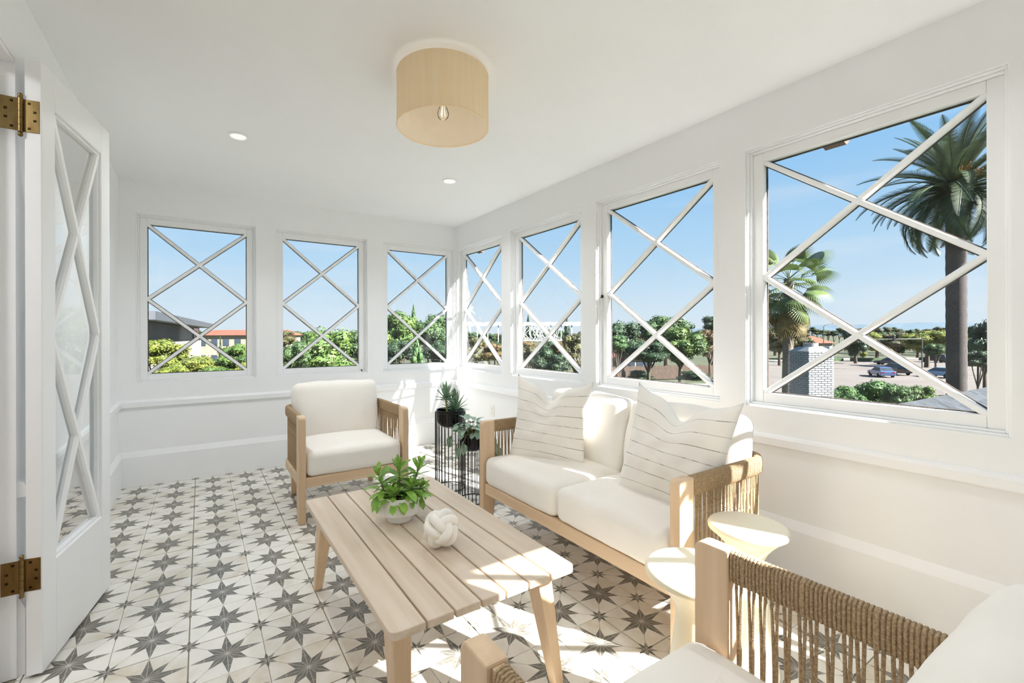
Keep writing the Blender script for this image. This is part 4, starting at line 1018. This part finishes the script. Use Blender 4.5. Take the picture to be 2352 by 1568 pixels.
for k in range(32):
    u = 330+k*22+rd.uniform(-3, 3); tree('small far tree in the tree line behind the far-wall windows', u, 758+rd.uniform(-3, 6), rd.uniform(34, 44), 195 if k % 2 else 222, rd.choice(['olive', 'dark', 'mid']), hr=0.8, group='far tree line behind the far-wall windows')
for k in range(18):
    u = 1748+k*30+rd.uniform(-4, 4)
    if 1800 < u < 1960: continue
    tree('mid-distance tree in the row across the road', u, 757+rd.uniform(-4, 8), rd.uniform(64, 80), 118+(k % 3)*15, rd.choice(['olive', 'olive', 'yellow', 'mid', 'olive']), hr=0.72, group='row of trees across the road')
for k in range(9):
    u = 1070+k*36+rd.uniform(-4, 4); tree('mid-distance tree under the white canopy', u, 774+rd.uniform(-4, 8), rd.uniform(56, 66), 62+(k % 2)*11, rd.choice(['olive', 'dark', 'rust', 'mid']), hr=0.8, group='row of trees under the white canopy')
G4 = 'junipers in front of the road'
for (u, v, w, dp_, lab) in ((1930, 872, 88, 13.0, 'leftmost clump of dark green juniper behind the chimney'), (2006, 854, 112, 15.4, 'tallest clump of dark green juniper below the road'), (2066, 868, 84, 12.4, 'dark green juniper clump right of the tallest one'), (2116, 874, 70, 14.8, 'rightmost and palest juniper clump beside the shingle roof'), (1966, 892, 74, 10.6, 'low juniper clump in front of the tall ones')):
    tree(lab, u, v, w, dp_, 'bright' if 'palest' in lab else 'juniper', 'loose', hr=1.0, group=G4, name='shrub', base=-4.9)
for (u, lab) in ((1890, 'clipped green hedge left of the gap by the road'), (2000, 'clipped green hedge right of the gap by the road')):
    p0 = gp(u, 829); hd = MB().box(-4.2, 4.2, -0.8, 0.8, 0, 0.7).build('hedge', GREENS['mid'], None, loc=(p0.x, p0.y, GZ)); hd.rotation_euler = (0, 0, math.atan2(RT.y, RT.x)); tag(hd, lab, 'hedge', 'clipped hedges along the road')

# ------------------------------------------------------------------ palms
M_PTRUNK = mat('palm_trunk', (77, 70, 67), 0.95, (46, 41, 41), 14, (1, 1, 3.0), bump=0.8)
M_FROND = mat('date_frond', (72, 87, 52), 0.55, (41, 59, 38), 3, rand=0.2, trans=0.15)
M_FAN = mat('fan_leaf', (94, 109, 58), 0.5, (60, 80, 41), 3, rand=0.2, trans=0.2)
M_DRY = mat('dry_frond', (132, 115, 70), 0.8, (102, 84, 49), 5, rand=0.15, trans=0.2)
M_FRUIT = mat('date_stalks', (186, 130, 62), 0.7, (150, 98, 44), 8)
def frond_mesh(ln, droop, m, nl=64, wl=0.44):
    mb = MB(); pts = []
    for k in range(13):
        t = k/12; a = droop*t; pts.append(Vector((ln*math.sin(a)/droop, 0, -ln*(1-math.cos(a))/droop)))
    mb.tube(pts, [0.035*(1-0.85*k/12)+0.004 for k in range(13)], 4, smooth=False)
    for k in range(nl):
        t = 0.08+0.92*k/nl; f = t*12; i = min(int(f), 11); p = pts[i].lerp(pts[i+1], f-i); tn = (pts[i+1]-pts[i]).normalized(); up = Vector((0, 1, 0)).cross(tn).normalized()*-1
        wlen = wl*math.sin(math.pi*min(1, 0.15+t*0.85))**0.7
        for s in (-1, 1):
            d = (Vector((0, s, 0))*0.85+tn*0.75+up*0.25).normalized(); e = p+d*wlen+Vector((0, 0, -0.10*wlen)); w = tn*0.024
            mb.add([p-w, p+w, e+w*0.2, e-w*0.2], [(0, 1, 2, 3)])
    return mb.mesh('frond', m, fix=False)
dp_base = pix(2197, 900, 18.0); crown_c = pix(2197, 428, 18.0)
dp = thing('date_palm', 'tall dark-trunked date palm at the right of the big window', 'palm tree', (dp_base.x, dp_base.y, GZ))
cz = crown_c.z-GZ
prof = [(0.42, 0), (0.36, 1.0)]+[(0.33+0.012*(k % 2), 1.0+k*(cz-2.6)/40) for k in range(1, 41)]+[(0.36, cz-1.3), (0.52, cz-0.9), (0.58, cz-0.5), (0.50, cz-0.1), (0.2, cz+0.15)]
MB().lathe([(r_*0.92, z_) for r_, z_ in prof], 18).build('trunk', M_PTRUNK, dp)
fr = [frond_mesh(3.3, 1.5, M_FROND), frond_mesh(3.4, 1.0, M_FROND), frond_mesh(3.2, 0.6, M_FROND), frond_mesh(3.0, 2.1, M_FROND)]
rd = random.Random(21)
for k in range(92):
    f = k/91; a = k*2.39996; pitch = -0.38+1.80*f+rd.uniform(-0.12, 0.12)
    me = fr[3 if f < 0.25 else (0 if f < 0.55 else (1 if f < 0.8 else 2))]
    put('frond', me, dp, (0.25*math.cos(a)*(1-f), 0.25*math.sin(a)*(1-f), cz-0.35+0.45*f), aim(a, pitch, rd.uniform(-0.4, 0.4)), (rd.uniform(0.85, 1.05),)*3)
for k in range(7):
    a = -2.6+k*0.6; m = MB(); c0 = Vector((0.3*math.cos(a), 0.3*math.sin(a), cz+0.05))
    for q in range(14):
        e = c0+Vector((math.cos(a)*rd.uniform(0.3, 0.7)+rd.uniform(-0.2, 0.2), math.sin(a)*rd.uniform(0.3, 0.7)+rd.uniform(-0.2, 0.2), rd.uniform(0.0, 0.6)))
        m.tube([c0, c0.lerp(e, 0.6)+Vector((0, 0, 0.12)), e], 0.016, 4, smooth=False)
    m.build('fruit_stalk', M_FRUIT, dp)
def fan_mesh(m):
    mb = MB(); L = 1.0; mb.tube([(0, 0, 0), (L*0.5, 0, -0.03), (L, 0, -0.12)], [0.018, 0.014, 0.010], 4, smooth=False)
    c = Vector((L, 0, -0.12))
    for k in range(30):
        a = -1.75+3.5*k/29; d = Vector((math.cos(a), math.sin(a), 0)); r_ = 0.85*(0.75+0.25*math.cos(a)); w = Vector((-d.y, d.x, 0))*0.028
        mid = c+d*r_*0.6+Vector((0, 0, -0.04)); e = c+d*r_+Vector((0, 0, -0.30))
        mb.add([c, mid-w, e, mid+w], [(0, 1, 2, 3)])
    return mb.mesh('fan_leaf', m, fix=False)
fp_b = pix(1804, 905, 16.0); fp_c = pix(1812, 640, 16.0)
fp = thing('fan_palm', 'shorter fan palm with hanging leaves at the left of the big window', 'palm tree', (fp_b.x, fp_b.y, GZ))
fz = fp_c.z-GZ; lean = Vector((fp_c.x-fp_b.x, fp_c.y-fp_b.y, 0))
MB().tube([lean*(k/12)+Vector((0, 0, fz*k/12)) for k in range(13)], [0.185-0.003*k+0.006*(k % 2) for k in range(13)], 14).build('trunk', mat('fan_trunk', (117, 107, 94), 0.95, (88, 78, 68), 10, (1, 1, 4), bump=0.6), fp)
fm, fd = fan_mesh(M_FAN), fan_mesh(M_DRY)
for k in range(36):
    f = k/35; a = k*2.39996; pitch = -1.35+2.45*f; sc = 0.86*rd.uniform(0.85, 1.1)
    put('fan_leaf', fd if f < 0.2 else fm, fp, lean+Vector((0, 0, fz-0.3+0.35*f)), aim(a, pitch, rd.uniform(-0.5, 0.5)), (sc*(1.25 if f < 0.2 else 1.0), sc, sc))

# ------------------------------------------------------------------ chimney and the shingle roof below the window
M_CHIM = mat('painted_brick', (132, 134, 135), 0.85, (120, 122, 123), 4, bump=0.3, bump_scale=40)
cb = pix(1862, 805, 12.0); CHW = 0.70
ch = thing('chimney', 'white painted brick chimney outside the palm window', 'chimney', (cb.x, cb.y, -3.2), R(242+90))
ctop = cb.z+3.2
MB().box(-CHW/2+0.02, CHW/2-0.02, -CHW/2+0.02, CHW/2-0.02, 0, ctop-0.02).build('chimney_core', M_CHIM, ch)
m = MB(); bh = 0.056; rows = int((ctop-1.1)/bh); bl = CHW/4
for r_ in range(rows):
    z0 = ctop-(r_+1)*bh
    for side in range(4):
        for q in range(5):
            s0 = -CHW/2+(q-(0.5 if r_ % 2 else 0))*bl; a0, a1 = max(s0+0.007, -CHW/2), min(s0+bl-0.007, CHW/2)
            if a1-a0 < 0.02: continue
            d0, d1 = CHW/2-0.022, CHW/2+random.uniform(-0.001, 0.003)
            if side == 0: m.box(a0, a1, -d1, -d0, z0+0.007, z0+bh-0.007)
            elif side == 1: m.box(d0, d1, a0, a1, z0+0.007, z0+bh-0.007)
            elif side == 2: m.box(a0, a1, d0, d1, z0+0.007, z0+bh-0.007)
            else: m.box(-d1, -d0, a0, a1, z0+0.007, z0+bh-0.007)
o = m.build('brickwork', M_CHIM, ch); o['kind'] = 'stuff'
m = MB(); m.frustum([(-CHW/2-0.01, -CHW/2-0.01, ctop-0.02), (CHW/2+0.01, -CHW/2-0.01, ctop-0.02), (CHW/2+0.01, CHW/2+0.01, ctop-0.02), (-CHW/2-0.01, CHW/2+0.01, ctop-0.02)],
                    [(-0.2, -0.2, ctop+0.10), (0.2, -0.2, ctop+0.10), (0.2, 0.2, ctop+0.10), (-0.2, 0.2, ctop+0.10)]); m.build('mortar_cap', M_CHIM, ch, bevel=0.02)
MB().lathe([(0.17, ctop+0.06), (0.17, ctop+0.20), (0.13, ctop+0.20), (0.13, ctop+0.06)], 20).build('flue', M_CHIM, ch)

M_SHING = mat('grey_shingle', (52, 57, 62), 0.95, (36, 40, 44), 9, rand=0.22, bump=0.5, bump_scale=120)
ra, rb_ = pix(1975, 943, 6.0), pix(2330, 873, 9.6); ra.z = rb_.z = 0.16
rdir = (rb_-ra); rl = rdir.length; rdir.normalize(); rdn = Vector((rdir.y, -rdir.x, 0))
if rdn.dot(Vector((-1, 0, 0))) < 0: rdn = -rdn
rdn = (rdn+Vector((0, 0, -0.42))).normalized(); rnm = rdir.cross(rdn); rnm = rnm if rnm.z > 0 else -rnm
rf = thing('shingle_roof', 'grey shingled roof just below the palm window', 'roof', (0, 0, 0)); rf['kind'] = 'structure'
m = MB(); mid = (ra+rb_)/2+rdn*1.6-rnm*0.06; m.obox(mid, rdir*(rl/2+0.2), rdn*1.6, rnm*0.04); m.build('roof_deck', M_SHING, rf)
back = Vector((-rdn.x, -rdn.y, rdn.z)); mid2 = (ra+rb_)/2+back*1.6-Vector((0, 0, 0.06)); n2 = rdir.cross(back); n2 = n2 if n2.z > 0 else -n2
m = MB(); m.obox(mid2, rdir*(rl/2+0.2), back*1.6, n2*0.04); m.build('roof_deck', M_SHING, rf)
sh_me = MB().box(-0.148, 0.148, -0.085, 0.085, -0.006, 0.006).mesh('shingle', M_SHING)
q3 = Matrix((rdir, rdn, rnm)).transposed()
if q3.determinant() < 0: q3 = Matrix((rdir, -rdn, rnm)).transposed()
for r_ in range(13):
    for c in range(int(rl/0.30)+1):
        p = ra+rdir*((c+(0.5 if r_ % 2 else 0))*0.30)+rdn*(0.06+r_*0.14)+rnm*(0.004+random.uniform(0, 0.004))
        o = put('shingle', sh_me, rf, p); o.rotation_euler = (q3 @ Matrix.Rotation(R(1.6), 3, 'X')).to_euler()

# ------------------------------------------------------------------ buildings
M_GREYB = mat('grey_cladding', (87, 90, 95), 0.5, (75, 78, 83), 1, metal=0.3)
M_WHITEB = mat('white_render', (147, 144, 137), 0.9, (134, 131, 124), 1)
M_DARKB = mat('dark_louver', (58, 62, 70), 0.6, (48, 52, 60), 1)
M_CREAMB = mat('cream_render', (147, 136, 119), 0.9, (132, 121, 105), 0.5)
M_TILER = mat('terracotta_roof', (126, 72, 52), 0.85, (99, 52, 36), 2, bump=0.4)
M_PANEB = mat('dark_window', (46, 56, 66), 0.2, (60, 70, 80), 1)
A, B = pix(318, 768, 23.5), pix(462, 768, 46.0); A.z = B.z = 0
ad_ = (B-A); al_ = ad_.length; ad_.normalize(); an = Vector((-ad_.y, ad_.x, 0))      # an points to the left, behind the facade
mb_t = thing('modern_building', 'modern grey building with louvres and overhanging flat roof', 'building', (A.x, A.y, GZ), math.atan2(ad_.y, ad_.x))
MB().box(0, al_, 0, 9, 0, 5.85).build('lower_wall', M_WHITEB, mb_t)
MB().box(0, al_-0.5, 0.1, 9, 5.86, 7.05).build('upper_wall', M_GREYB, mb_t)
MB().box(-1, al_+1.2, -0.9, 9.5, 7.06, 7.50).build('flat_roof', M_GREYB, mb_t)
m = MB()
for k in range(15): m.box(0.5, al_*0.52, -0.02, 0.08, 5.92+k*0.075, 5.955+k*0.075)
o = m.build('louvre_slats', M_DARKB, mb_t); o['kind'] = 'stuff'
MB().box(al_*0.80, al_*0.93, 0.02, 0.098, 6.0, 6.95).build('window', M_PANEB, mb_t)
def house(label, u0, u1, v_eave, depth, wall_m, roof_h, deep=9, nwin=5, name='house', cat='house', storeys=1, hip=True):
    a, b = pix(u0, v_eave, depth), pix(u1, v_eave, depth); zt_ = a.z-GZ; w = (b-a).length
    t = thing(name, label, cat, (a.x, a.y, GZ), math.atan2((b-a).y, (b-a).x))
    MB().box(0, w, 0, deep, 0, zt_).build('wall', wall_m, t)
    e = 0.5; hx = deep/2 if hip else 0.3
    MB().add([(-e, -e, zt_), (w+e, -e, zt_), (w+e, deep+e, zt_), (-e, deep+e, zt_), (min(hx, w/2), deep/2, zt_+roof_h), (max(w-hx, w/2), deep/2, zt_+roof_h)],
             [(0, 1, 5, 4), (1, 2, 5), (2, 3, 4, 5), (3, 0, 4), (3, 2, 1, 0)]).build('roof', M_TILER, t)
    for s in range(storeys):
        for k in range(nwin):
            xc = w*(k+0.5)/nwin; MB().box(xc-0.55, xc+0.55, -0.04, 0.02, zt_-1.9-2.9*s, zt_-0.6-2.9*s).build('window', M_PANEB, t)
    return t
house('cream building with a long red tiled roof seen in the window by the door', 452, 640, 770, 80, M_CREAMB, 1.0, nwin=7, storeys=2, name='apartment_building', cat='building', hip=False)
house('small house with a terracotta roof between palm and chimney', 1862, 1912, 788, 108, M_CREAMB, 2.0, nwin=2)
house('pale house half hidden behind the trees above the sofa', 1420, 1500, 822, 72, M_CREAMB, 1.4, nwin=4)

# white tent-like canopy with curved lattice
ca, cb2 = pix(1060, 745, 120), pix(1350, 745, 120); cw = (cb2-ca).length
cn = thing('white_canopy', 'long white scalloped canopy with lattice beyond the corner windows', 'canopy', (ca.x, ca.y, GZ), math.atan2((cb2-ca).y, (cb2-ca).x))
M_CAN = mat('white_membrane', (164, 166, 168), 0.7, (148, 150, 152), 0.5)
chh = ca.z-GZ; m = MB(); NN = 90
vs = []
for k in range(NN+1):
    z = chh+0.28*abs(math.sin(k*0.42)); vs += [(cw*k/NN, 0, z-0.55), (cw*k/NN, 0, z+0.30), (cw*k/NN, 7, z+0.55)]
m.add(vs, [(k*3+j, (k+1)*3+j, (k+1)*3+j+1, k*3+j+1) for k in range(NN) for j in range(2)]); m.build('canopy_roof', M_CAN, cn)
for k in range(12):
    x = cw*(k+0.5)/12; MB().box(x-0.12, x+0.12, 0.4, 0.64, 0, chh).build('post', M_CAN, cn)
m = MB()
for k in range(16):
    x = cw*0.42+k*cw*0.022; m.tube([(x, 0.2, chh-4.2), (x+0.8*math.sin(k), 0.2, chh-2.4), (x+1.4*math.cos(k*1.3), 0.2, chh-0.5)], 0.11, 5); m.tube([(x+1.5, 0.2, chh-4.2), (x+0.7*math.cos(k), 0.2, chh-2.6), (x-0.9*math.sin(k*0.7), 0.2, chh-0.5)], 0.10, 5)
o = m.build('lattice', M_CAN, cn, fix=False); o['kind'] = 'stuff'
m = MB(); m.box(cw*0.40, cw*0.80, 0.1, 0.5, chh-4.5, chh-4.1); m.build('deck_edge', M_CAN, cn)

# dark plank fence under the trees above the sofa
f0, f1 = gp(1385, 874), gp(1690, 868); fw_ = (f1-f0).length
fe = thing('plank_fence', 'dark plank fence under the trees above the sofa', 'fence', f0, math.atan2((f1-f0).y, (f1-f0).x))
m = MB(); npl = int(fw_/0.22)
for k in range(npl): m.box(k*0.22, k*0.22+0.2, -0.02, 0.02, 0.05, 1.9+0.05*math.sin(k*1.7))
o = m.build('planks', mat('fence_brown', (84, 68, 56), 0.9, (62, 50, 42), 3), fe); o['kind'] = 'stuff'
for k in range(0, npl, 11): MB().box(k*0.22-0.06, k*0.22+0.06, 0.022, 0.12, 0, 2.0).build('fence_post', MATS['fence_brown'], fe)

# ------------------------------------------------------------------ cars and the traffic signal
M_TYRE = mat('tyre', (22, 22, 23), 0.9, (30, 30, 31), 10)
def car(label, u, v, turn, paint, suv=False, group='cars by the road'):
    p0 = gp(u, v); ray_a = math.atan2(p0.y, p0.x)
    t = thing('car', label, 'car', (p0.x, p0.y, GZ+0.03), ray_a+turn, group)
    Lc, Wc, Hc = (4.5, 1.8, 1.45) if not suv else (4.7, 1.9, 1.75)
    side = [(-Lc/2, 0.30), (Lc/2, 0.30), (Lc/2, 0.65), (Lc/2-0.15, 0.80), (Lc*0.22, 0.92), (-Lc/2+0.1, 0.95), (-Lc/2, 0.80)]
    if suv: side = [(-Lc/2, 0.35), (Lc/2, 0.35), (Lc/2, 0.80), (Lc/2-0.15, 1.0), (Lc*0.24, 1.10), (-Lc/2+0.05, 1.12), (-Lc/2, 0.9)]
    pm = mat('paint_'+str(paint), paint, 0.25, paint, 1, coat=0.5)
    m = MB(); m.prism(side, lambda a, b: (a, -Wc/2, b), lambda a, b: (a, Wc/2, b)); m.build('body', pm, t, bevel=0.06)
    zb0 = side[4][1]
    c0, c1 = (-Lc*0.42 if not suv else -Lc*0.47), Lc*0.24
    def q(x0, x1, w, z): return [(x0, -w, z), (x1, -w, z), (x1, w, z), (x0, w, z)]
    m = MB(); m.frustum(q(c0, c1, Wc/2-0.06, zb0-0.02), q(c0+(0.45 if not suv else 0.2), c1-0.75, Wc/2-0.24, Hc-0.05)); m.build('glazing', M_PANEB, t, bevel=0.03)
    m = MB(); m.frustum(q(c0+(0.43 if not suv else 0.18), c1-0.73, Wc/2-0.23, Hc-0.06), q(c0+(0.5 if not suv else 0.25), c1-0.82, Wc/2-0.27, Hc)); m.build('car_roof', pm, t, bevel=0.02)
    for sx in (-1, 1):
        for sy in (-1, 1):
            m = MB(); m.tube([(sx*Lc*0.31, sy*(Wc/2-0.22), 0.32), (sx*Lc*0.31, sy*(Wc/2+0.01), 0.32)], 0.32, 14, smooth=False); m.build('wheel', M_TYRE, t)
    for sy in (-1, 1): MB().box(-Lc/2-0.01, -Lc/2+0.04, sy*(Wc/2-0.3)-0.18, sy*(Wc/2-0.3)+0.18, 0.66, 0.82).build('tail_lamp', mat('tail_red', (150, 30, 26), 0.3, (130, 24, 20), 3), t)
car('dark grey car driving on the far side of the road', 2042, 838, 1.2, (70, 72, 76))
car('blue parked car left of the black one', 2024, 865, 0.35, (72, 92, 130))
car('black parked car beside the blue one', 2056, 860, 0.5, (24, 25, 28), True)
car('pale blue car behind the crooked tree', 2160, 867, 0.9, (112, 140, 160))
car('dark van on the road left of the palm trunk', 2146, 832, 1.2, (44, 42, 42), True)
ts = gp(2118, 850)
sg = thing('traffic_signal', 'dark traffic signal on a thin mast arm over the road', 'traffic light', ts, math.atan2(RT.y, RT.x)+math.pi)
M_SIG = mat('signal_grey', (70, 74, 76), 0.5, (58, 62, 64), 3)
MB().tube([(0, 0, 0), (0, 0, 5.6)], 0.09, 8).build('pole', M_SIG, sg)
MB().tube([(0, 0, 5.4), (8.5, 0, 5.35)], [0.07, 0.04], 8).build('mast_arm', M_SIG, sg)
MB().box(4.6, 5.0, -0.18, 0.14, 4.95, 6.05).build('signal_head', M_BLACK, sg, bevel=0.02)
ls = gp(1892, 830)
lt = thing('street_lamp', 'thin pale street lamp beside the terracotta-roofed house', 'street lamp', ls, math.atan2(RT.y, RT.x))
MB().tube([(0, 0, 0), (0, 0, 8.0), (0.4, 0, 8.4), (2.2, 0, 8.7)], [0.10, 0.07, 0.06, 0.05], 8).build('pole', M_SIG, lt)
MB().box(2.0, 2.7, -0.12, 0.12, 8.62, 8.76).build('lamp_head', M_SIG, lt, bevel=0.02)
